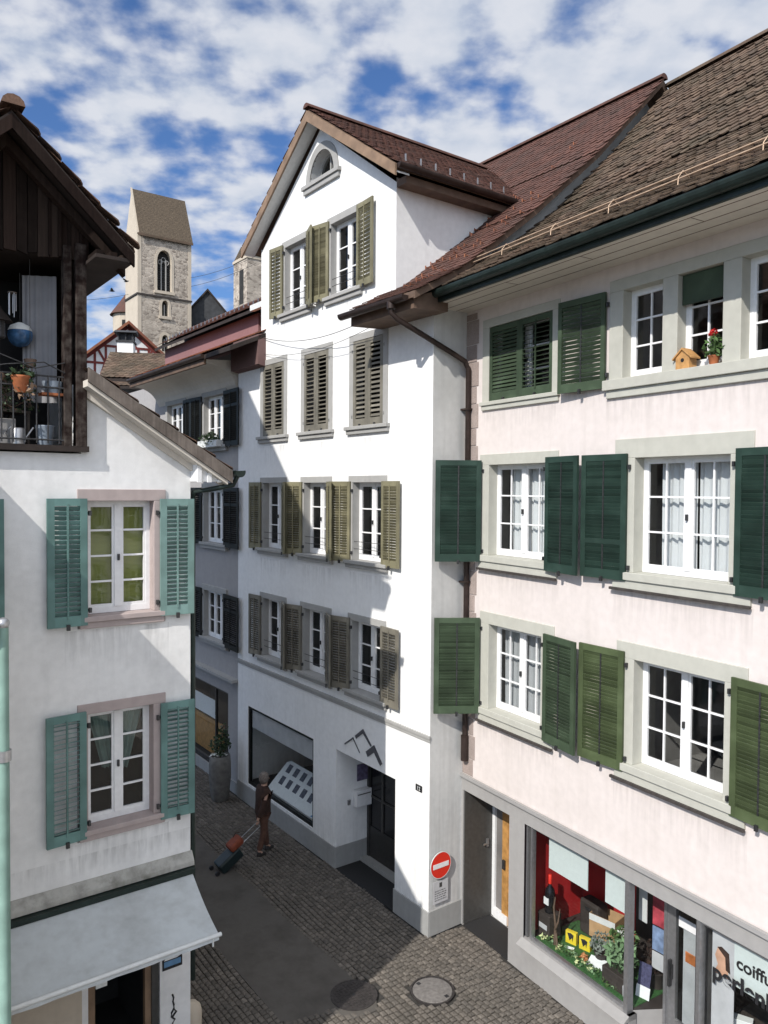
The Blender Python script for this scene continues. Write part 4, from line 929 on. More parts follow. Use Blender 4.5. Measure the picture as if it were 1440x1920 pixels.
# ================================================================== FAR BUILDINGS
def belfry():
    F = Frame((-30.4, 95, 0), A2)
    T = thing('church_tower', 'square stone church tower with steep tiled saddle roof and pointed belfry window', 'tower', F.o, F.rz)
    w, dp, he, ha = 6.85, 4.7, 39.2, 45.1
    def lancet(xc, z0, z1, hw):
        zs = z1-hw*1.5; L = [(xc-hw, z0), (xc+hw, z0), (xc+hw, zs)]
        L += [(xc+hw*(1-(1-cos(pi/2*k/6))), zs+hw*1.5*sin(pi/2*k/6)) for k in range(1, 7)]
        L += [(xc-hw*(1-(1-cos(pi/2*k/6))), zs+hw*1.5*sin(pi/2*k/6)) for k in range(5, -1, -1)]
        return L
    wins = [(3.35, 32.4, 37.5, .92), (3.45, 29.3, 31.3, .42), (3.45, 24.9, 27.0, .42)]
    big = [lancet(*a) for a in wins]
    mb = MB(); mb.wall([(0, 0), (w, 0), (w, he), (0, he)], big)
    for h in big:
        for a, b in zip(h, h[1:]+h[:1]): mb.quad((a[0], 0, a[1]), (b[0], 0, b[1]), (b[0], .7, b[1]), (a[0], .7, a[1]), m=1)
        mb.add([(p[0], .7, p[1]) for p in h], [tuple(range(len(h)))], 2)
    mb.quad((w, 0, 0), (w, dp, 0), (w, dp, he), (w, 0, he)); mb.quad((0, dp, 0), (w, dp, 0), (w, dp, he), (0, dp, he))
    mb.add([(0, 0, 0), (0, dp, 0), (0, dp, he), (0, dp/2, ha-.3), (0, 0, he)], [(0, 1, 2, 3, 4)], 1); mb.add([(w, 0, he), (w, dp, he), (w, dp/2, ha-.3)], [(0, 1, 2)])
    mb.build('wall', ['tower_stone', 'ashlar', 'room_dark'], T)
    q = MB()
    q.box(-.03, .45, -.04, .0, 20, he).box(w-.4, w+.03, -.04, 0, 20, he); q.build('corner_stones', 'ashlar', T)
    for a, h in zip(wins, big):
        o = lancet(a[0], a[1], a[2]+.35, a[3]+.32); s = MB()
        n = len(h)
        for k in range(2, n-1): s.prism([o[k], o[k+1], h[k+1], h[k]], -.05, .0)
        s.prism([o[1], o[2], h[2], h[1]], -.05, 0); s.prism([o[-1], o[0], h[0], h[-1]], -.05, 0); s.box(a[0]-a[3]-.4, a[0]+a[3]+.4, -.2, 0, a[1]-.35, a[1])
        wn = s.build('window', 'ashlar', T)
        tr = MB()
        for x in ((-.3, .3) if a[3] > .6 else (0,)): tr.box(a[0]+x-.06, a[0]+x+.06, .25, .4, a[1], a[2]-a[3]*1.2)
        if a[3] > .6:
            for x in (-.42, 0, .42): tr.tube([(a[0]+x+.26*cos(t), .32, a[2]-1.45+(.35 if x == 0 else 0)+.26*sin(t)) for t in [2*pi*k/10 for k in range(11)]], .05, 5)
            for k in range(12): z = a[1]+.2+k*.28; tr.box(a[0]-a[3], a[0]+a[3], .45, .5, z, z+.06, 1)
        tr.build('tracery', ['stone_grey', 'slate'], wn)
    sc = MB(); sc.box(-.12, w+.12, -.14, 0, 31.55, 31.75).box(-.14, 0, 0, dp, 31.55, 31.75); sc.build('string_course', 'bar_dark', T)
    r = MB(); r.prismx([(-.35, he-.25), (dp/2, ha), (dp+.35, he-.25), (dp+.3, he-.4), (dp/2, ha-.3), (-.35, he-.45)], .12, w+.12, 0); r.box(-.05, w+.15, -.38, -.3, he-.5, he-.2, 1); r.prismx([(-.2, he-.2), (dp/2, ha+.12), (dp/2, ha-.3), (-.0, he-.3)], -.1, .13, 2); r.build('roof', ['roof_far', 'tile_brown', 'ashlar'], T)
    return T
belfry()
def second_tower():
    F = Frame((-16.1, 90, 0), A2); T = thing('stone_tower', 'second stone church tower half hidden behind the white gable', 'tower', F.o, F.rz)
    mb = MB(); mb.box(0, 6, 0, 3.6, 0, 35.0); mb.build('wall', 'tower_stone', T)
    m2 = MB(); m2.box(-.02, -.01, .9, 2.0, 29.5, 33.5); m2.build('window', 'room_dark', T)
    MB().box(-.1, 6.1, -.1, 3.7, 34.6, 34.9).build('string_course', 'ashlar', T)
    r = MB(); r.prismx([(-.2, 35), (1.8, 36.3), (3.8, 35)], .1, 6.1); r.build('roof', 'roof_far', T)
second_tower()
def turret():
    T = thing('round_turret', 'round stone turret with brown conical roof left of the church tower', 'turret', (-36.3, 110, 0))
    MB().lathe([(2.3, 0), (2.3, 32.4)], n=20, smooth=False).build('wall', 'ashlar', T)
    MB().lathe([(2.75, 32.2), (1.4, 34.1), (.03, 36.1)], n=20).build('roof', 'tile_red', T); MB().tube([(0, 0, 36), (0, 0, 37.4)], .05, 5).ball((0, 0, 37.4), .14).build('finial', 'iron', T)
    b = MB(); b.box(-.35, .35, -2.36, -2.2, 30.0, 31.2); b.build('window', 'room_dark', T)
    s = MB(); s.lathe([(2.6, 29.0), (2.6, 29.4)], n=20); s.build('string_course', 'slate', T)
turret()
def half_timbered():
    F = Frame((-15.0, 45, 0), A2-.15); T = thing('half_timbered_house', 'white half-timbered gable with red-brown beams under a tiled roof', 'house', F.o, F.rz)
    hw, ez, az = 2.7, 14.9, 17.2
    mb = MB(); mb.prism([(-hw, 0), (hw, 0), (hw, ez), (0, az), (-hw, ez)], 0, 8); mb.build('wall', 'white_plaster', T)
    t = MB()
    def beam(a, b, w=.13):
        d = Vector((b[0]-a[0], b[1]-a[1])).normalized(); n = Vector((-d.y, d.x))*w/2; t.prism([(a[0]+n.x, a[1]+n.y), (a[0]-n.x, a[1]-n.y), (b[0]-n.x, b[1]-n.y), (b[0]+n.x, b[1]+n.y)], -.03-random.random()*.004, 0)
    for z in (13.2, 14.9, 15.9): h = hw*(az-z)/(az-ez)*1 if z > ez else hw; beam((-h, z), (h, z))
    for x in (-1.8, -1.2, -.6, 0, .6, 1.2, 1.8): beam((x, 13.2), (x, min(15.9, az-abs(x)*.85)))
    for x in (-1.5, 1.5, -.3, .3): beam((x-.3, 13.2), (x+.25, 14.9)); beam((x+.3, 14.9), (x-.2, 15.8))
    for s in (1, -1): beam((-.5*s, 15.9), (.1*s, 16.8)); beam((0, az-.1), (s*hw, ez-.1), .2)
    t.build('beams', 'beam_red', T)
    r = MB()
    for s in (1, -1): r.prism([(0, az+.18), (s*(hw+.5), ez-.25), (s*(hw+.5), ez-.42), (0, az)], -.5, 8)
    r.build('roof', 'tile_orange', T)
half_timbered()
def tiled_house():
    F = Frame((-11.15, 31, 0), A2-.45); T = thing('tiled_roof_house', 'low house with brown tiled roof and white capped chimney beyond the lane', 'house', F.o, F.rz)
    MB().box(.1, 6, 0.3, 5, 0, 12.1).build('wall', 'grey_plaster', T)
    r = MB(); L = math.hypot(1, .55); r.prismx([(-.1, 12.1), (2.6, 13.6), (5.3, 12.1), (5.3, 12.0), (2.6, 13.5), (-.1, 12.0)], -.3, 6.2, 1); tiles(r, (0, -.12, 12.14), (1, 0, 0), (0, 1/L, .55/L), -.3, 6.2, 3.05, None, .2, .19, .015); r.prismx([(-1.0, 11.7), (-.1, 12.0), (-.1, 11.9), (-1.0, 11.6)], -.3, 6.2, 1); tiles(r, (0, -1.0, 11.72), (1, 0, 0), (0, .95, .31), -.3, 6.2, .8, None, .2, .19, .015)
    rf = r.build('roof', ['tile_brown', 'roof_board'], T)
    c = MB(); c.box(.0, .67, 2.5, 3.2, 12.4, 14.05); c.box(-.05, .72, 2.45, 3.25, 14.05, 14.13, 1)
    for x in (.03, .33, .61): c.box(x, x+.05, 2.5, 2.56, 14.13, 14.45, 1); c.box(x, x+.05, 3.14, 3.2, 14.13, 14.45, 1)
    c.box(.07, .61, 2.6, 3.1, 14.13, 14.42, 1); c.prismx([(2.35, 14.45), (2.85, 14.62), (3.35, 14.45)], -.13, .80, 1); c.build('chimney', ['white_plaster', 'slate'], rf)
tiled_house()
def nave():
    F = Frame((-23.2, 101, 0), .25); T = thing('church_nave', 'dark slate gable of the church nave right of the tower', 'church', F.o, F.rz)
    mb = MB(); mb.prism([(-3.2, 0), (3.2, 0), (3.2, 29.8), (0, 33.5), (-3.2, 29.8)], 0, 14); mb.build('wall', 'slate', T)
    r = MB()
    for s in (1, -1): r.prism([(0, 33.8), (s*3.6, 29.6), (s*3.6, 29.3), (0, 33.5)], -.3, 14.3)
    r.build('roof', 'roof_board', T)
nave()

# ================================================================== GROUND
def ground():
    g = MB(); g.quad((-200, -120, -.03), (200, -120, -.03), (200, 260, -.03), (-200, 260, -.03)); tag(g.build('ground', 'mortar'), None, None, kind='structure')
    # setts laid in courses along the white front; local frame: x along the front, y = -distance from it
    random.seed(21); mb = MB()
    def manhole(x, w): return (x-.52)**2+(w-1.90)**2 < .43**2 or (x-1.13)**2+(w-.85)**2 < .37**2
    FPi = FP.X.inverted()
    FLi = FL.X.inverted()
    def inpink(x, w):
        p = FW(x, -w, 0); q = FLi @ p
        return (FPi @ p).y > -.02 or (q.x < .0 and q.y > .0)
    lw = .092; w = -1.15; 
    while w < 5.6:
        x = -13+random.uniform(0, .1); hw = lw*random.uniform(.92, 1.08)
        while x < 6.0:
            d = random.uniform(.085, .125); wc = w+hw/2+.018*sin(x*1.9+w*3)
            ok = not (1.70 < wc < 3.05 and x < .55-max(0, wc-2.4)*.3) and not manhole(x+d/2, wc) and (x > -9 or wc < 4.5) and not (wc < 0 and x < .0) and not inpink(x+d/2, wc)
            if ok:
                g = .007; h = .012+random.uniform(-.006, .006); i = .017; t1, t2 = random.uniform(-.003, .003), random.uniform(-.003, .003)
                y0, y1 = -(wc+hw/2)+g, -(wc-hw/2)-g; a, b = x+g, x+d-g
                vs = [(a, y0, -.03), (b, y0, -.03), (b, y1, -.03), (a, y1, -.03), (a, y0, h-.014), (b, y0, h-.014), (b, y1, h-.014), (a, y1, h-.014), (a+i, y0+i, h+t1), (b-i, y0+i, h+t2), (b-i, y1-i, h-t1), (a+i, y1-i, h-t2)]
                mb.add(vs, [(0, 1, 5, 4), (1, 2, 6, 5), (2, 3, 7, 6), (3, 0, 4, 7), (4, 5, 9, 8), (5, 6, 10, 9), (6, 7, 11, 10), (7, 4, 8, 11), (8, 9, 10, 11)])
            x += d
        w += hw
    o = mb.build('cobbled_pavement', 'sett', None, FW.o, (0, 0, FW.rz)); tag(o, None, None, kind='structure')
    q = MB(); q.prismz([(1.0, -8.2), (14, -30), (34, -18), (7.5, 6.0), (6.05, 6.0), (6.05, -5.6)], -.03, -.004); tag(q.build('bounce_paving', 'bounce_stone', None, FW.o, (0, 0, FW.rz)), None, None, kind='structure')  # added pale sheet out of view, bounces sunlight up onto shaded walls
    r = MB(); random.seed(4)
    r.box(-40, .40, -3.09, -1.67, -.03, .003); r.prismz([(.40, -3.05), (.40, -1.70), (.70, -1.62), (1.0, -1.80), (.95, -2.2), (.62, -2.42), (.5, -3.05)], -.03, .003)
    tag(r.build('asphalt_road', 'asphalt', None, FW.o, (0, 0, FW.rz)), None, None, kind='structure')
    # manholes
    t = thing('manhole_cover', 'rusty dark iron manhole cover at the end of the asphalt strip', 'manhole cover', FW(.52, -1.90, 0), FW.rz, 'manhole covers in the lane')
    m = MB(); m.lathe([(.36, .0), (.36, .014), (.335, .016), (.33, .012)], n=40, smooth=False)
    for k in range(-5, 6):
        for j in range(-5, 6):
            if k*k+j*j < 26 and (k or j): m.box(k*.056-.018, k*.056+.018, j*.056-.018, j*.056+.018, .012, .017)
    m.lathe([(.03, .012), (.03, .0125)], n=12, m=1); m.build('lid', ['manhole_iron', 'ink'], t)
    t = thing('manhole_cover', 'pale concrete-filled manhole cover with a dark iron ring among the cobbles', 'manhole cover', FW(1.13, -.85, 0), FW.rz, 'manhole covers in the lane')
    m = MB(); m.lathe([(.345, -.02), (.345, .010), (.318, .012), (.318, -.01)], n=40, smooth=False); m.build('ring', 'manhole_iron', t)
    m = MB(); m.lathe([(.308, -.02), (.308, .006), (.29, .009), (.01, .010)], n=40); m.build('lid', 'manhole_concrete', t)
    m = MB()
    for s in (1, -1): m.box(s*.24-.03, s*.24+.03, s*.08-.03, s*.08+.03, .008, .0125)
    m.build('lifting_hole', 'ink', t)
    o = MB().box(-2.93, -1.0, -.02, .58, .004, .018).build('door_mat', 'mat_black', None, FW.o, (0, 0, FW.rz)); tag(o, 'large black mat in the entrance recess of the white house', 'door mat')
    o = MB().box(.08, 1.27, -.02, .59, .0, .016).build('door_mat', 'mat_black', None, FP.o, (0, 0, FP.rz)); tag(o, 'dark grey mat before the recessed door of the pink house', 'door mat')
    b = MB(); b.lathe([(.15, 0), (.15, .38), (.135, .46), (.09, .51), (.02, .53)], n=18); o = b.build('guard_stone', 'ashlar', None, FL(.13, .30, 0)); tag(o, 'round-topped pale guard stone at the corner of the old house', 'guard stone')
ground()

# ================================================================== STREET THINGS
def wave_text_lines(mb, x0, x1, z, n, dz, y, m, h=.012, rnd=random):
    for k in range(n):
        x = x0
        while x < x1-.02:
            w = rnd.uniform(.02, .06); mb.box(x, min(x+w, x1), y, y+.002, z-k*dz, z-k*dz+h, m); x += w+.015
def street():
    # no-entry sign on the side wall of the white house (its wall faces local +x)
    Fs = Frame(FW(.0, .0, 0), A2)                         # x along the side wall, y into it
    t = thing('no_entry_sign', 'round red no-entry sign with a white bar on the white house corner', 'road sign', Fs(.22, -.05, 1.22), Fs.rz)
    d = MB(); d.lathe([(.225, 0), (.225, .012)], n=40, smooth=False); d.build('disc', 'sign_red', t, None, (R(90), 0, 0))
    r = MB(); r.lathe([(.232, -.001), (.232, .0125), (.222, .0126), (.222, -.0011)], n=40, smooth=False); r.build('rim', 'offwhite_board', t, None, (R(90), 0, 0))
    MB().box(-.175, .175, -.0165, -.0125, -.042, .042).build('bar', 'white_paint', t); MB().box(-.03, .03, .0, .05, -.1, .1).build('bracket', 'steel', t)
    t = thing('supplementary_plate', 'grey notice plate under the no-entry sign', 'sign', Fs(.24, -.03, .70), Fs.rz)
    MB().box(-.17, .17, -.006, .0, -.15, .24).build('plate', 'poster_grey', t); random.seed(9); m = MB(); wave_text_lines(m, -.13, .13, .06, 5, .04, -.008, 0); m.prism([(-.03, .12), (.03, .12), (.03, .2), (-.03, .2)], -.008, -.006); m.build('lettering', 'door_grey', t)
    t = thing('house_number', 'small black house number plate on the white front', 'house number', FW(-.28, -.004, 2.51), FW.rz)
    MB().box(-.085, .085, -.012, .0, -.055, .055).build('plate', 'ink', t); text_mesh('digits', '12', .095, 'offwhite_board', t, (0, -.0135, -.034))
    # chevron emblem above the entrance
    t = thing('chevron_emblem', 'grey emblem of three open roof shapes above the white entrance', 'emblem', FW(-2.0, -.002, 2.81), FW.rz)
    def chev(c, a, b, w1, w2):
        cx, cz = c; m = MB()
        d1 = Vector((a[0], a[1])); d2 = Vector((b[0], b[1])); n1 = Vector((d1.y, -d1.x)).normalized()*w1; n2 = Vector((-d2.y, d2.x)).normalized()*w2
        if n1.y > 0: n1 = -n1
        if n2.y > 0: n2 = -n2
        p = Vector((cx, cz)); m.prism([tuple(p), tuple(p+d1), tuple(p+d1+n1), tuple(p+Vector((0, -max(w1, w2)*1.35)))], -.012, 0); m.prism([tuple(p), tuple(p+Vector((0, -max(w1, w2)*1.35))), tuple(p+d2+n2), tuple(p+d2)], -.012, 0)
        return m.build('roof_shape', 'logo_grey', t)
    chev((0, .30), (-.27, -.2), (.28, -.24), .062, .042); chev((-.34, .05), (-.30, -.2), (.24, -.24), .026, .016); chev((.37, .09), (-.27, -.2), (.26, -.28), .105, .085)
    # entrance recess, left cheek
    t = thing('nameplate', 'purple-grey nameplate in the white entrance recess', 'sign', FW(-2.94, .66, 1.86), FW.rz)
    MB().box(0, .015, -.16, .16, -.17, .17).build('plate', 'plaque_purple', t)
    t = thing('letter_box', 'white letter box below the nameplate in the entrance recess', 'letter box', FW(-2.94, .60, 1.36), FW.rz)
    MB().box(0, .13, -.19, .19, -.17, .17).build('box', 'white_paint', t, bevel=.01); MB().box(.131, .135, -.16, .16, .08, .10).build('slot', 'door_grey', t)
    o = MB().box(0, .03, -.03, .03, -.05, .05).build('door_bell', 'steel', None, FW(-2.94, .30, 1.30), (0, 0, FW.rz)); tag(o, 'small metal door bell beside the letter box', 'door bell')
    # display stand in the white house window
    t = thing('display_stand', 'slanted white display board with two rows of small pictures in the shop window', 'display board', FW(-5.05, .16, .56), FW.rz)
    X = Matrix.Rotation(R(-40), 4, 'X'); pts = [(-1.2, 0), (1.1, 0), (1.1, .74), (1.0, .82), (-.95, .82), (-1.08, .74)]
    MB().prism(pts, 0, .04, 0, X).build('board', 'paper', t)
    random.seed(13)
    for r in range(2):
        for k in range(6):
            x = -.92+k*.33; z = .54-r*.30; m = MB(); m.box(x, x+.17, -.006, -.001, z, z+.2, 0, X); m.build('picture', 'photo_dark', t)
    m = MB(); m.prism([(.78, .02), (1.09, .02), (1.09, .26)], -.004, -.001, 0, X); m.build('corner_print', 'sign_blue', t); MB().box(-1.2, 1.1, .0, .5, -.10, -.02).build('base', 'poster_grey', t)
    # sign on the old house pillar
    t = thing('shop_sign', 'small maroon and blue shop sign on the pillar under the awning', 'sign', FL(-.255, -.012, 1.47), FL.rz)
    m = MB(); m.box(-.135, .135, -.0, .012, .03, .16, 0).box(-.135, .135, 0, .012, -.16, .03, 1); m.build('panel', ['sign_maroon', 'ink'], t)
    m = MB(); m.prism([(-.115, -.03), (-.08, .015), (.10, .015), (.115, -.01), (.06, -.03)], -.003, 0, 0); m.box(-.115, .115, -.003, 0, -.12, -.045, 1); m.lathe([(.035, 0), (.035, .003)], (.07, 0, 0), 14); m.build('print', ['paper', 'sign_blue'], t)
    # tall planter by the grey house
    t = thing('tall_planter', 'tall rounded grey planter with a dark shrub beside the lane', 'planter', (-4.02, 18.87, 0))
    MB().lathe([(.18, 0), (.22, .1), (.27, .55), (.27, .9), (.245, 1.12), (.225, 1.12), (.21, 1.02), (.01, 1.02)], n=24).build('pot', 'concrete_pot', t)
    m = MB(); leaves(m, (0, 0, 1.35), (.27, .27, .28), 220, .06, 0); leaves(m, (.1, 0, 1.68), (.16, .16, .28), 70, .05, 0); leaves(m, (-.05, -.1, 1.2), (.28, .2, .1), 26, .05, 1); m.tube([(0, 0, 1.0), (.03, 0, 1.5), (.1, 0, 1.9)], .015, 5, 2); m.build('plant', ['leaf_dark', 'petal_white', 'eave_brown'], t)
    # window box at the grey house
    t = thing('window_box', 'flower box full of dark trailing plants at the top window of the grey house', 'flower box', FW(-8.95, -.12, 8.80), FW.rz)
    MB().box(-.6, .6, -.09, .09, 0, .17).build('box', 'offwhite_board', t); m = MB(); leaves(m, (0, -.02, .22), (.6, .15, .18), 200, .055); leaves(m, (0, -.12, .1), (.6, .05, .15), 40, .04, 1); m.build('plant', ['leaf_dark', 'petal_white'], t)
    # cables
    def cable(a, b, sag, name, label, r=.007):
        pts = [tuple(Vector(a).lerp(Vector(b), k/20)-Vector((0, 0, sag*4*(k/20)*(1-k/20)))) for k in range(21)]
        o = MB(); o.tube(pts, r, 5); o = o.build(name, 'cable'); tag(o, label, 'cable', 'cables strung over the lane')
    cable(FW(-6.29, -.03, 11.27), FW(-1.5, -.35, 10.80), .22, 'overhead_cable', 'upper of two cables sagging across the white gable front')
    cable(FW(-6.29, -.025, 10.88), FW(-1.42, -.3, 10.66), .20, 'overhead_cable', 'lower of two cables sagging across the white gable front', .005)
    cable((-18.85, 75, 28.13), (-12.5, 75, 30.3), .25, 'overhead_cable', 'upper of two thin cables in the sky right of the church tower', .02)
    cable((-18.85, 75, 27.31), (-12.5, 75, 29.6), .25, 'overhead_cable', 'lower of two thin cables in the sky right of the church tower', .02)
    cable((-29.6, 75, 25.9), (-24.9, 75, 26.5), .1, 'overhead_cable', 'thin cable in the sky left of the church tower', .02)
    for (x, y, z, rz, lab) in ((-14.13, 40, 17.88, .4, 'small dark bird flying low beside the conical turret'), (-13.38, 40, 18.38, -.3, 'small dark bird flying close to the church tower')):
        t = thing('bird', lab, 'bird', (x, y, z), rz, 'birds in the sky')
        b = MB(); b.tube([(-.16, 0, 0), (-.08, 0, .005), (.03, 0, .015), (.1, 0, .02), (.15, 0, .01)], [.008, .03, .045, .03, .005], 8); b.build('body', 'ink', t)
        for s in (1, -1): w = MB(); w.prismz([(.08, 0), (-.06, 0), (-.09, s*.17), (-.03, s*.3), (.05, s*.16)], .01, .02); w.build('wing', 'ink', t, None, (s*.35, 0, 0))
street()

# ================================================================== CURTAINS, SILL THINGS, SHOP DISPLAY
def curtain(F, x0, x1, z0, z1, y, mat, label, amp=.022, waves=5, taper=None, cat='curtain'):
    m = MB(); cx = (x0+x1)/2; wavy(m, x0-cx, x1-cx, z0-z0, z1-z0, 0, amp, waves, 0, taper)
    o = m.build('curtain', mat, None, F(cx, y, z0), (0, 0, F.rz)); tag(o, label, cat, 'curtains behind the panes')
def inside():
    g = 'pink house'
    curtain(FP, .92, 1.37, 6.66, 8.1, .30, 'sheer_white', 'left white net curtain in the third-floor window nearest the corner', waves=4)
    curtain(FP, 1.38, 1.80, 6.66, 8.1, .30, 'sheer_white', 'right white net curtain in the third-floor window nearest the corner', waves=4)
    curtain(FP, 3.94, 4.49, 6.66, 8.1, .30, 'sheer_white', 'left white net curtain in the wide third-floor window', waves=5)
    curtain(FP, 4.52, 5.10, 6.66, 8.1, .30, 'sheer_white', 'right white net curtain in the wide third-floor window', waves=5)
    curtain(FP, .76, 1.95, 4.06, 5.42, .30, 'sheer_thin', 'thin grey-white curtain across the second-floor window nearest the corner', waves=9)
    curtain(FP, 3.88, 4.12, 9.28, 10.40, .30, 'sheer_white', 'white curtain drawn aside in the left light of the top row', waves=3, taper=lambda x, z: x if z > .9 else x*(.8 if z > .4 else .55)+.05)
    m = MB(); m.box(-.39, .39, 0, .012, 0, 1.32); 
    for k in range(22): m.box(-.39, .39, -.004, 0, k*.06, k*.06+.006)
    o = m.build('roller_blind', 'blind_olive', None, FL(-.912, .25, 6.17), (0, 0, FL.rz)); tag(o, 'olive green blind drawn down behind the upper teal-shuttered window', 'blind')
    tp = lambda s: (lambda x, z: x if z > 1.0 else (x*.8+s*.03 if z > .4 else x*.35+s*.10))
    for s, a, b, lab in ((1, -1.28, -.94, 'left teal curtain tied back in the lower teal-shuttered window'), (-1, -.90, -.56, 'right teal curtain tied back in the lower teal-shuttered window')):
        curtain(FL, a, b, 4.10 if s > 0 else 4.05, 4.86, .26, 'curtain_teal', lab, waves=4, taper=(lambda x, z, s=s: x*(.55+.6*z)+s*.12*(1-z/.8)))
    # bird house and geranium on the stone sill
    t = thing('bird_house', 'small orange wooden bird house on the stone window sill', 'bird house', FP(4.49, .02, 9.24), FP.rz)
    MB().prism([(-.10, 0), (.10, 0), (.10, .15), (0, .24), (-.10, .15)], -.07, .07).build('body', 'box_wood', t)
    m = MB()
    for s in (1, -1): m.prism([(0, .265), (s*.14, .14), (s*.14, .12), (0, .24)], -.09, .09)
    m.build('roof', 'box_wood', t); m = MB(); m.lathe([(.025, 0), (.025, .003)], n=12); m.build('entrance_hole', 'ink', t, (0, -.071, .11), (R(90), 0, 0))
    t = thing('geranium_pot', 'potted red geranium on the stone window sill', 'potted plant', FP(4.90, .0, 9.24), FP.rz)
    MB().lathe([(.05, 0), (.07, .10), (.078, .11), (.06, .1)], n=14).build('pot', 'terracotta', t); m = MB(); leaves(m, (0, 0, .2), (.15, .1, .13), 150, .035); leaves(m, (0, 0, .36), (.07, .05, .05), 20, .02, 1); m.tube([(0, 0, .1), (0, 0, .36)], .008, 5); m.build('plant', ['leaf', 'leaf'], t)
    m = MB(); leaves(m, (-.02, 0, .39), (.055, .045, .05), 70, .022); m.build('flower', 'petal_red', t)
    # --- shop window of the pink house
    def pt(x, y, z=.60): return FP(x, y, z)
    o = MB().box(0, 1.95, 0, .95, 0, .012); o = o.build('artificial_grass', 'grass_mat', None, pt(1.78, .12, .601), (0, 0, FP.rz)); tag(o, None, None, kind='stuff'); o['label'] = 'green artificial grass spread on the shop window floor'
    for (x0, x1, z0, y, lab) in ((2.05, 2.86, 1.84, .14, 'wide pale board hanging behind the shop glass before the red wall'), (3.20, 3.62, 1.84, .14, 'pale board hanging beside the steel corner post')):
        t = thing('hanging_board', lab, 'board', pt((x0+x1)/2, y, z0), FP.rz, 'pale boards hung in the shop window'); MB().box(-(x1-x0)/2, (x1-x0)/2, 0, .012, 0, .54).build('panel', 'panel_pale', t); m = MB()
        for s in (1, -1): m.tube([(s*.2, .006, .54), (s*.2, .006, .58)], .003, 4)
        m.build('cord', 'cable', t)
    t = thing('side_board', 'narrow cream board hanging behind the corner glass', 'board', pt(3.60, .46, 1.66), FP.rz); MB().box(-.07, .07, 0, .012, 0, .58).build('panel', 'offwhite_board', t)
    t = thing('wine_bottle', 'large dark bottle with a red capsule and white label by the red wall', 'bottle', pt(1.83, .38, .97), FP.rz)
    MB().lathe([(.075, 0), (.082, .02), (.082, .30), (.07, .37), (.027, .43), (.025, .52)], n=20).build('glass_body', 'bottle_black', t); MB().lathe([(.028, .46), (.029, .60), (.022, .605)], n=14).build('capsule', 'sign_red', t); m = MB(); m.box(-.05, .05, -.085, -.07, .14, .25); m.build('paper_label', 'paper', t)
    t = thing('black_crate', 'black crate under the large bottle', 'crate', pt(1.83, .38, .612), FP.rz); m = MB(); m.box(-.13, .13, -.13, .13, 0, .36); m.build('body', 'dark_wall', t, bevel=.01); m = MB(); m.box(-.10, .08, -.134, -.131, .12, .2); m.build('paper_label', 'poster_grey', t)
    t = thing('cardboard_box', 'open brown cardboard box behind the plants', 'box', pt(2.46, 1.0, .70), FP.rz+.25)
    m = MB(); m.box(-.22, .22, -.16, -.15, 0, .36).box(-.22, .22, .15, .16, 0, .36).box(-.22, -.21, -.15, .15, 0, .36).box(.21, .22, -.15, .15, 0, .36).box(-.21, .21, -.15, .15, 0, .01); m.build('box_sides', 'cardboard', t); MB().box(-.22, .22, -.166, -.161, .26, .36).build('flap', 'offwhite_board', t)
    t = thing('dark_case', 'dark round-cornered case before the red wall', 'case', pt(2.20, .98, .612), FP.rz); MB().box(-.2, .2, -.12, .12, 0, .55).build('body', 'dark_wall', t, bevel=.04); MB().box(-.06, .06, -.135, -.12, .42, .46).build('handle', 'iron', t)
    for (x, y, lab) in ((2.20, .50, 'left yellow paper bag with dark marks on the grass mat'), (2.43, .56, 'right yellow paper bag with dark marks on the grass mat')):
        t = thing('yellow_bag', lab, 'paper bag', pt(x, y, .613), FP.rz+.3, 'yellow paper bags in the shop window'); MB().box(-.09, .09, -.03, .03, 0, .19).build('bag', 'yellow_paint', t); m = MB(); m.prism([(-.06, .16), (-.02, .05), (.02, .10), (.03, .04), (.05, .15), (.0, .17)], -.0335, -.031); m.build('print', 'iron', t)
    t = thing('wood_branch', 'upright brown branch with a forked foot by the glass', 'branch', pt(2.12, .24, .612), FP.rz)
    m = MB(); m.tube([(-.03, 0, 0), (-.02, .01, .3), (-.05, 0, .58), (-.03, 0, .75)], [.024, .02, .016, .01], 8); m.tube([(-.02, 0, .25), (.05, 0, .4), (.06, .02, .6)], [.02, .015, .008], 7); m.tube([(0, 0, .2), (.05, -.02, .0)], .02, 7); m.build('wood', 'eave_brown', t)
    def pot_plant(name, lab, x, y, r, h, leafm, n=150, s=.045, z=.612, potm='dark_wall', fl=None):
        t = thing(name, lab, 'plant', pt(x, y, z), FP.rz, 'plants in the shop window'); MB().lathe([(r*.5, 0), (r*.62, h*.35), (r*.66, h*.36), (r*.5, h*.34)], n=14).build('pot', potm, t)
        m = MB(); leaves(m, (0, 0, h*.7), (r, r, h*.38), n, s); m.tube([(0, 0, h*.3), (0, 0, h*.8)], .008, 5); m.build('foliage', leafm, t)
        if fl: m = MB(); leaves(m, (r*.2, -.02, h*.95), (r*.5, r*.5, h*.12), 24, .03); m.build('flower', fl, t)
    pot_plant('pale_fern', 'pale green fern beside the steel corner post', 3.22, .48, .24, .52, 'leaf_pale', 260, .06)
    pot_plant('flowering_plant', 'white flowering green plant behind the fern', 3.05, .70, .22, .58, 'leaf', 220, .05, fl='petal_white')
    pot_plant('grey_shrub', 'silver-grey shrub in the middle of the grass mat', 2.78, .55, .19, .40, 'leaf_grey', 240, .035)
    pot_plant('dark_shrub', 'dark reddish shrub behind the corner glass', 3.58, .80, .2, .62, 'coat', 160, .05)
    random.seed(31)
    m = MB()
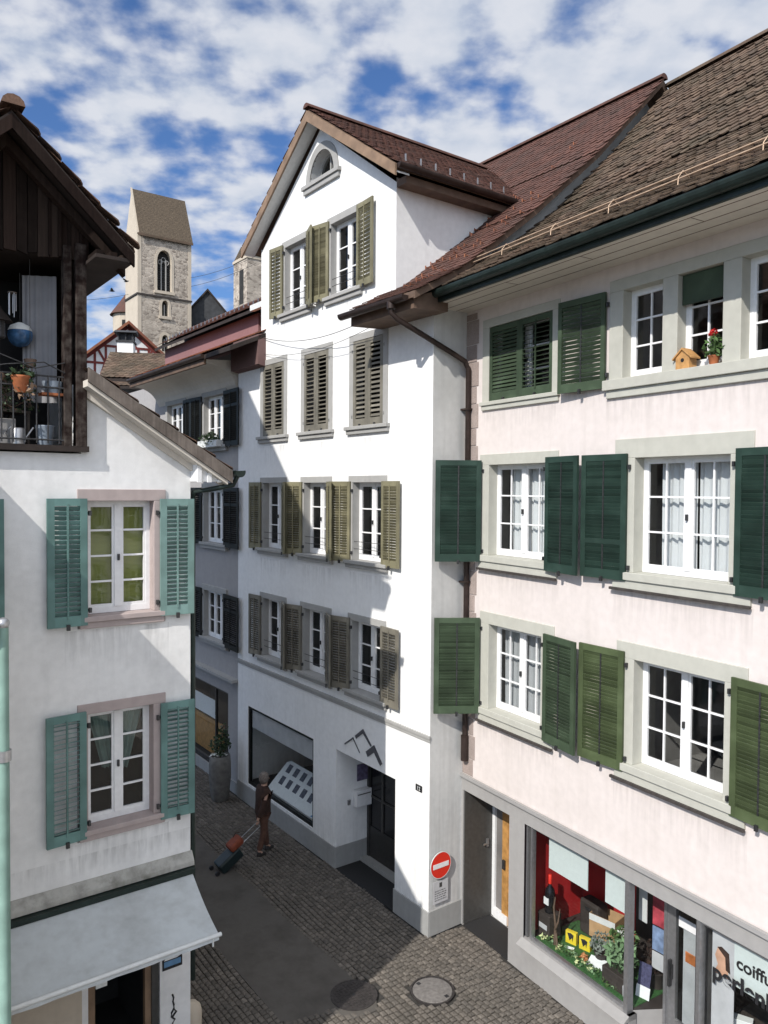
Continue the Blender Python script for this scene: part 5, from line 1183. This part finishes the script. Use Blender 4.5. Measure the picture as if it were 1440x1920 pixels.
    for k in range(46): x = random.uniform(1.85, 3.6); leaves(m, (x, random.uniform(.16, .30), .65), (.05, .04, .05), 9, .028, random.choice((0, 0, 1, 2)))
    o = m.build('ground_cover', ['leaf', 'leaf_pale', 'petal_cream'], None, FP.o, (0, 0, FP.rz)); tag(o, None, None, kind='stuff'); o['label'] = 'row of small green and cream leaves along the foot of the shop glass'
    for (x, y, lab) in ((2.66, .30, 'left orange flower head near the shop glass'), (3.12, .30, 'right orange flower head near the shop glass')):
        t = thing('orange_flower', lab, 'flower', pt(x, y, .612), FP.rz, 'orange flowers in the shop window'); m = MB(); leaves(m, (0, 0, .09), (.07, .06, .05), 60, .03); m.build('petals', 'petal_orange', t); MB().tube([(0, 0, 0), (0, 0, .08)], .006, 5).build('stem', 'leaf', t)
    t = thing('price_card', 'pale blue card lying tilted on the grass mat', 'card', pt(2.82, .40, .66), FP.rz+.3); MB().box(-.13, .13, -.09, .09, 0, .008).build('card', 'paper', t, None, (R(22), 0, 0))
    t = thing('white_label', 'small white label on the grass before the yellow bags', 'label', pt(2.30, .36, .63), FP.rz+.5); MB().box(-.07, .07, -.02, .02, 0, .008).build('card', 'paper', t, None, (R(25), 0, 0))
    t = thing('dark_pot', 'dark brown planter box below the fern', 'planter', pt(3.30, .30, .612), FP.rz); MB().box(-.2, .2, -.10, .10, 0, .24).build('box', 'dark_wall', t, bevel=.01); m = MB(); leaves(m, (0, 0, .26), (.18, .09, .04), 50, .03); m.build('plant', 'leaf_dark', t)
    t = thing('glass_jar', 'clear glass jar at the foot of the corner post', 'jar', pt(3.52, .24, .612), FP.rz); MB().lathe([(.05, 0), (.055, .14), (.04, .17)], n=14).build('body', 'poster_grey', t); MB().lathe([(.042, .17), (.042, .19)], n=14).build('lid', 'steel', t)
    t = thing('flyer_stand', 'navy and white flyer leaning behind the corner glass', 'flyer', pt(3.66, .40, .612), FP.rz+.25); MB().box(-.09, .09, 0, .01, .16, .46).build('upper_print', 'flyer_navy', t, None, (R(-14), 0, 0)); MB().box(-.10, .10, 0, .01, 0, .16).build('lower_print', 'paper', t, None, (R(-14), 0, 0))
    t = thing('wall_poster', 'red and blue poster behind the corner glass', 'poster', pt(3.92, .62, .98), FP.rz+.1)
    MB().box(-.26, .02, 0, .01, .64, 1.20).build('red_print', 'poster_red', t); MB().box(-.26, .02, 0, .01, .28, .62).build('blue_print', 'poster_blue', t); MB().box(-.26, .02, 0, .01, .02, .26).build('blank_foot', 'poster_grey', t)
    # right-hand shop window
    t = thing('portrait_poster', 'tall poster with orange-toned portraits of dark-haired heads behind the shop glass', 'poster', pt(4.95, .12, .55), FP.rz)
    MB().box(0, .30, 0, .006, 0, 1.78).build('sheet', 'poster_grey', t)
    for (cx, cz, s) in ((.13, 1.46, 1), (.16, .52, .9)):
        m = MB(); m.prism([(cx-.10*s, cz-.2*s), (cx+.10*s, cz-.2*s), (cx+.08*s, cz-.06*s), (cx+.06*s, cz+.12*s), (cx-.05*s, cz+.14*s), (cx-.09*s, cz+.02*s), (cx-.05*s, cz-.08*s)], -.003, 0); m.build('face_print', 'poster_skin' if s == 1 else 'poster_orange', t)
        m = MB(); m.prism([(cx+.0*s, cz+.16*s), (cx+.10*s, cz+.12*s), (cx+.12*s, cz-.12*s), (cx+.06*s, cz-.10*s), (cx+.05*s, cz+.05*s), (cx-.06*s, cz+.13*s)], -.005, -.003); m.build('hair_print', 'coat', t)
    t = thing('shop_name_panel', 'pale hairdresser name panel with black lettering behind the shop glass', 'sign', pt(5.26, .10, 1.80), FP.rz)
    MB().box(0, 3.2, 0, .012, 0, .53).build('panel', 'panel_pale', t)
    text_mesh('lettering', 'coiffure', .205, 'ink', t, (.03, -.004, .235), align='LEFT', fat=.0045)
    text_mesh('lettering', 'perlenk', .27, 'ink', t, (-.26, -.050, -.02), align='LEFT', fat=.008)
    t = thing('hair_product_box', 'white and blue product box inside the right shop window', 'box', pt(5.16, .40, 1.14), FP.rz+.5); MB().box(-.14, .14, -.06, .06, 0, .10).build('carton', 'paper', t, bevel=.004); MB().box(-.13, .13, -.064, -.061, 0.0, .03).build('blue_band', 'sign_blue', t)
    t = thing('display_shelf', 'dark shelf unit inside the right shop window', 'shelf', pt(5.0, .35, .05), FP.rz); MB().box(0, 1.6, 0, .35, 1.05, 1.085).build('shelf', 'dark_wall', t); MB().box(0, .04, 0, .35, 0, 1.05).build('side_panel', 'dark_wall', t); MB().box(1.56, 1.6, 0, .35, 0, 1.05).build('side_panel', 'dark_wall', t)
inside()

# ================================================================== PERSON with a trolley case
def skin_mesh(name, chains, mat, parent, sub=2, root=0):
    """chains: lists of (point, radius); points given twice are shared, so limbs join"""
    vs = []; es = []; rs = []; idx = {}; roots = []
    for ch in chains:
        prev = None; fresh = True
        for p, r in ch:
            k = tuple(round(c, 4) for c in p)
            if k in idx: i = idx[k]; fresh = False
            else: i = len(vs); idx[k] = i; vs.append(p); rs.append(r)
            if prev is not None and prev != i: es.append((prev, i))
            prev = i
        if fresh: roots.append(idx[tuple(round(c, 4) for c in ch[0][0])])
    me = bpy.data.meshes.new(name); me.from_pydata(vs, es, []); me.materials.append(M[mat]); o = bpy.data.objects.new(name, me); COL.objects.link(o); o.parent = parent
    o.modifiers.new('skin', 'SKIN'); lay = me.skin_vertices[0].data if me.skin_vertices else None
    if lay is None:
        bm = bmesh.new(); bm.from_mesh(me); bm.verts.layers.skin.verify(); bm.to_mesh(me); bm.free(); lay = me.skin_vertices[0].data
    for i, r in enumerate(rs): lay[i].radius = (r, r) if not isinstance(r, tuple) else r; lay[i].use_root = i in roots
    s = o.modifiers.new('sub', 'SUBSURF'); s.levels = sub; s.render_levels = sub
    for m in o.modifiers:
        if m.type == 'SKIN': m.use_smooth_shade = True
    return o
def person():
    # local axes: +x is the way the person walks, +y to their left, z up
    T = thing('person', 'grey-haired person in a dark brown coat walking and pulling a trolley case', 'person', (-2.52, 16.08, 0), .62)
    hip = (0, 0, .92); chest = (.02, 0, 1.22); neck = (.03, 0, 1.44); head = (.05, 0, 1.58)
    hr = (-.24, -.22, .80); hl = (.12, .24, .80)                     # hands
    body = [[(hip, .14), (chest, (.15, .17)), ((.03, 0, 1.38), .085), (neck, .055), (head, (.085, .075)), ((.055, 0, 1.66), (.075, .068))],
            [((.03, 0, 1.38), .085), ((.02, .17, 1.36), .04), ((.02, .23, 1.08), .036), ((.10, .24, .86), .027)],
            [((.03, 0, 1.38), .085), ((.02, -.17, 1.36), .04), ((-.10, -.23, 1.08), .036), ((-.22, -.225, .86), .027)],
            [(hip, .14), ((.02, .09, .84), .092), ((.10, .09, .46), .062), ((.14, .09, .09), .034), ((.24, .10, .04), .036)],
            [(hip, .14), ((-.01, -.09, .84), .092), ((-.02, -.09, .46), .062), ((-.14, -.09, .10), .034), ((-.04, -.09, .04), .036)]]
    for (h, s) in ((hl, 1), (hr, -1)):
        w = (.10, .24, .86) if s > 0 else (-.22, -.225, .86); r0 = .027; px = h[0]
        body.append([(w, r0), ((px, h[1], .815), .03)])
        for k, L in enumerate((.062, .07, .066, .052)):
            bx = px-.027+k*.018; body.append([((bx, h[1]+.004*s, .80), .0095), ((bx+.004, h[1]+.006*s, .80-L*.6), .0085), ((bx+.012, h[1]-.012*s, .80-L), .0075)])
        body.append([((px+.03, h[1], .825), .011), ((px+.05, h[1]-.008*s, .79), .009), ((px+.045, h[1]-.016*s, .765), .008)])
    skin_mesh('body', body, 'skin', T)
    nose = MB(); nose.tube([(.125, 0, 1.60), (.152, 0, 1.565), (.13, 0, 1.555)], [.006, .013, .008], 6)
    for s in (1, -1): nose.ball((.02, s*.078, 1.585), .022, 0, 8)
    nose.box(.122, .132, -.022, .022, 1.525, 1.531, 1)
    for s in (1, -1): nose.ball((.122, s*.03, 1.605), .009, 1, 8)
    nose.build('face', ['skin', 'coat'], T)
    h = MB(); h.lathe([(.02, 1.50), (.07, 1.50), (.098, 1.55), (.105, 1.62), (.09, 1.69), (.05, 1.725), (.005, 1.735)], (.022, 0, 0), 16); h.build('hair', 'hair_grey', T)
    skin_mesh('coat', [[((-.0, 0, .80), (.19, .21)), ((.0, 0, .95), (.175, .20)), ((.01, 0, 1.2), (.165, .19)), ((.025, 0, 1.37), (.13, .15)), ((.03, 0, 1.45), .07)],
        [((.025, 0, 1.37), (.13, .15)), ((.02, .18, 1.355), .10), ((.02, .232, 1.08), .078), ((.097, .24, .88), .060)], [((.025, 0, 1.37), (.13, .15)), ((.02, -.18, 1.355), .10), ((-.10, -.232, 1.08), .078), ((-.214, -.226, .875), .060)]], 'coat', T)
    skin_mesh('trousers', [[((0, 0, .90), .13), ((.02, .09, .83), .102), ((.10, .09, .46), .076), ((.14, .09, .09), .064)], [((0, 0, .90), .13), ((-.01, -.09, .83), .102), ((-.02, -.09, .46), .076), ((-.135, -.09, .11), .064)]], 'trousers', T)
    for (x, y) in ((.15, .095), (-.125, -.09)):
        s = MB(); s.lathe([(.05, 0), (.054, .03), (.045, .075), (.03, .10)], n=12); s.add([], []); s.tube([(0, 0, .035), (.08, 0, .033), (.15, 0, .028)], [.05, .046, .03], 10); s.build('shoe', 'shoe', T, (x, y, .0))
    # trolley case, tilted, towed behind the right hand
    hx = T.matrix_basis @ Vector((-.26, -.22, .80)); 
    t = thing('trolley_case', 'dark teal trolley suitcase tilted on its wheels behind the person', 'suitcase', T.matrix_basis @ Vector((-1.12, -.22, 0)), .62)
    X = Matrix.Translation((.03, 0, .07)) @ Matrix.Rotation(R(57), 4, 'Y')
    m = MB(); m.box(-.11, .11, -.16, .16, .0, .52, 0, X); m.build('shell', 'suitcase_teal', t, bevel=.035)
    m = MB(); m.tube([X @ Vector((-.09, -.09, .5)), X @ Vector((-.09, -.09, 1.10)), X @ Vector((-.09, .09, 1.10)), X @ Vector((-.09, .09, .5))], .009, 6); m.build('handle', 'steel', t)
    for s in (1, -1): m = MB(); m.lathe([(.045, -.02), (.045, .02)], n=14, smooth=False); m.build('wheel', 'ink', t, (-.06, s*.15, .045), (R(90), 0, 0))
    t = thing('travel_bag', 'orange-red travel bag lying on top of the trolley case', 'bag', t.location+Vector((cos(.62), sin(.62), 0))*.42+Vector((0, 0, .45)), .62)
    m = MB(); m.box(-.17, .15, -.14, .14, -.02, .13, 0, Matrix.Rotation(R(-33), 4, 'Y')); m.build('bag', 'bag_orange', t, bevel=.05); m = MB(); m.tube([(-.08, 0, .17), (-.02, 0, .25), (.06, 0, .24)], .01, 6); m.build('strap', 'coat', t)
person()

# ================================================================== SKY, SUN, CAMERA
w = bpy.data.worlds.new('World'); S.world = w; w.use_nodes = True; nt = w.node_tree; L = nt.links; bg = nt.nodes['Background']
sky = N(nt, 'ShaderNodeTexSky', sky_type='NISHITA', sun_disc=False, sun_elevation=R(38.7), sun_rotation=R(213.5), altitude=400, air_density=1.0, dust_density=.6, ozone_density=2.2)
tc = N(nt, 'ShaderNodeTexCoord'); sx = N(nt, 'ShaderNodeSeparateXYZ'); L.new(tc.outputs['Generated'], sx.inputs[0])
def Mth(op, a, b=None, c=None):
    n = N(nt, 'ShaderNodeMath', operation=op)
    for i, v in enumerate((a, b, c)):
        if v is None: continue
        if isinstance(v, bpy.types.NodeSocket): L.new(v, n.inputs[i])
        else: n.inputs[i].default_value = v
    return n.outputs[0]
zz = Mth('MAXIMUM', Mth('ADD', sx.outputs[2], .20), .05)
cb = N(nt, 'ShaderNodeCombineXYZ'); L.new(Mth('DIVIDE', sx.outputs[0], zz), cb.inputs[0]); L.new(Mth('DIVIDE', sx.outputs[1], zz), cb.inputs[1])
wn = N(nt, 'ShaderNodeTexNoise', Scale=4.5, Detail=3); L.new(cb.outputs[0], wn.inputs['Vector'])
wv = N(nt, 'ShaderNodeVectorMath', operation='MULTIPLY_ADD'); L.new(wn.outputs['Color'], wv.inputs[0]); wv.inputs[1].default_value = (.10, .10, 0); L.new(cb.outputs[0], wv.inputs[2])
vo = N(nt, 'ShaderNodeTexVoronoi', feature='SMOOTH_F1', Scale=8.6, Smoothness=.75); L.new(wv.outputs[0], vo.inputs['Vector'])
n1 = N(nt, 'ShaderNodeTexNoise', Scale=12.5, Detail=6, Roughness=.48); L.new(cb.outputs[0], n1.inputs['Vector'])
n2 = N(nt, 'ShaderNodeTexNoise', Scale=1.6, Detail=3); L.new(cb.outputs[0], n2.inputs['Vector'])
cov = Mth('ADD', Mth('MULTIPLY', Mth('SUBTRACT', .6, vo.outputs['Distance']), .62), Mth('MULTIPLY', n1.outputs[0], .85)); cov = Mth('ADD', cov, Mth('MULTIPLY', n2.outputs[0], .30))
cov = Mth('ADD', cov, Mth('MULTIPLY', sx.outputs[0], .22)); cov = Mth('ADD', cov, Mth('MULTIPLY', sx.outputs[2], .36))
mr = N(nt, 'ShaderNodeMapRange', interpolation_type='SMOOTHSTEP'); L.new(cov, mr.inputs[0]); mr.inputs[1].default_value = .50; mr.inputs[2].default_value = .88
fac = Mth('MULTIPLY', mr.outputs[0], .93)
cr = ramp(nt, [(.36, (.76, .83, .95)), (.62, (.96, .99, 1.06))]); L.new(n1.outputs[0], cr.inputs[0])
# clouds are brightest towards the sun
dt = N(nt, 'ShaderNodeVectorMath', operation='DOT_PRODUCT'); L.new(tc.outputs['Generated'], dt.inputs[0]); dt.inputs[1].default_value = (-.431, -.651, .625)
lum = Mth('ADD', Mth('MULTIPLY', Mth('POWER', Mth('MAXIMUM', dt.outputs['Value'], 0.0), 1.3), 6.8), 6.0)
sc_ = N(nt, 'ShaderNodeVectorMath', operation='SCALE'); L.new(cr.outputs[0], sc_.inputs[0]); L.new(lum, sc_.inputs['Scale'])
blue = mix(nt, 1.0, sky.outputs[0], (.58, .78, 1.06), 'MULTIPLY'); mx = mix(nt, fac, blue, sc_.outputs[0]); L.new(mx, bg.inputs[0]); bg.inputs[1].default_value = .10

sun = bpy.data.lights.new('sun', 'SUN'); sun.energy = 3.5; sun.angle = R(.53); sun.color = (1, .955, .89); so = bpy.data.objects.new('sun', sun); COL.objects.link(so)
e = R(38.7); so.rotation_euler = Vector((.552*cos(e), .834*cos(e), -sin(e))).to_track_quat('-Z', 'Y').to_euler(); so.location = (-20, -30, 40)
cam = bpy.data.cameras.new('camera'); co = bpy.data.objects.new('camera', cam); COL.objects.link(co); S.camera = co
pt_, rl = .02808, .007155
fw = Vector((0, cos(pt_), -sin(pt_))); u0 = Vector((0, sin(pt_), cos(pt_))); r0 = Vector((1, 0, 0))
rt = r0*cos(rl)+u0*sin(rl); up = -r0*sin(rl)+u0*cos(rl)
co.matrix_world = Matrix(((rt.x, up.x, -fw.x, 0), (rt.y, up.y, -fw.y, 0), (rt.z, up.z, -fw.z, 7.7), (0, 0, 0, 1)))
cam.sensor_fit = 'VERTICAL'; cam.sensor_height = 36; cam.lens = 36*1441.3/1920; cam.clip_end = 2000; cam.clip_start = .05
S.render.resolution_x = 768; S.render.resolution_y = 1024
S.view_settings.view_transform = 'Standard'; S.view_settings.look = 'None'; S.view_settings.exposure = .4; S.view_settings.gamma = 1
S.cycles.max_bounces = 8; S.cycles.transparent_max_bounces = 12; S.cycles.caustics_reflective = False; S.cycles.caustics_refractive = False
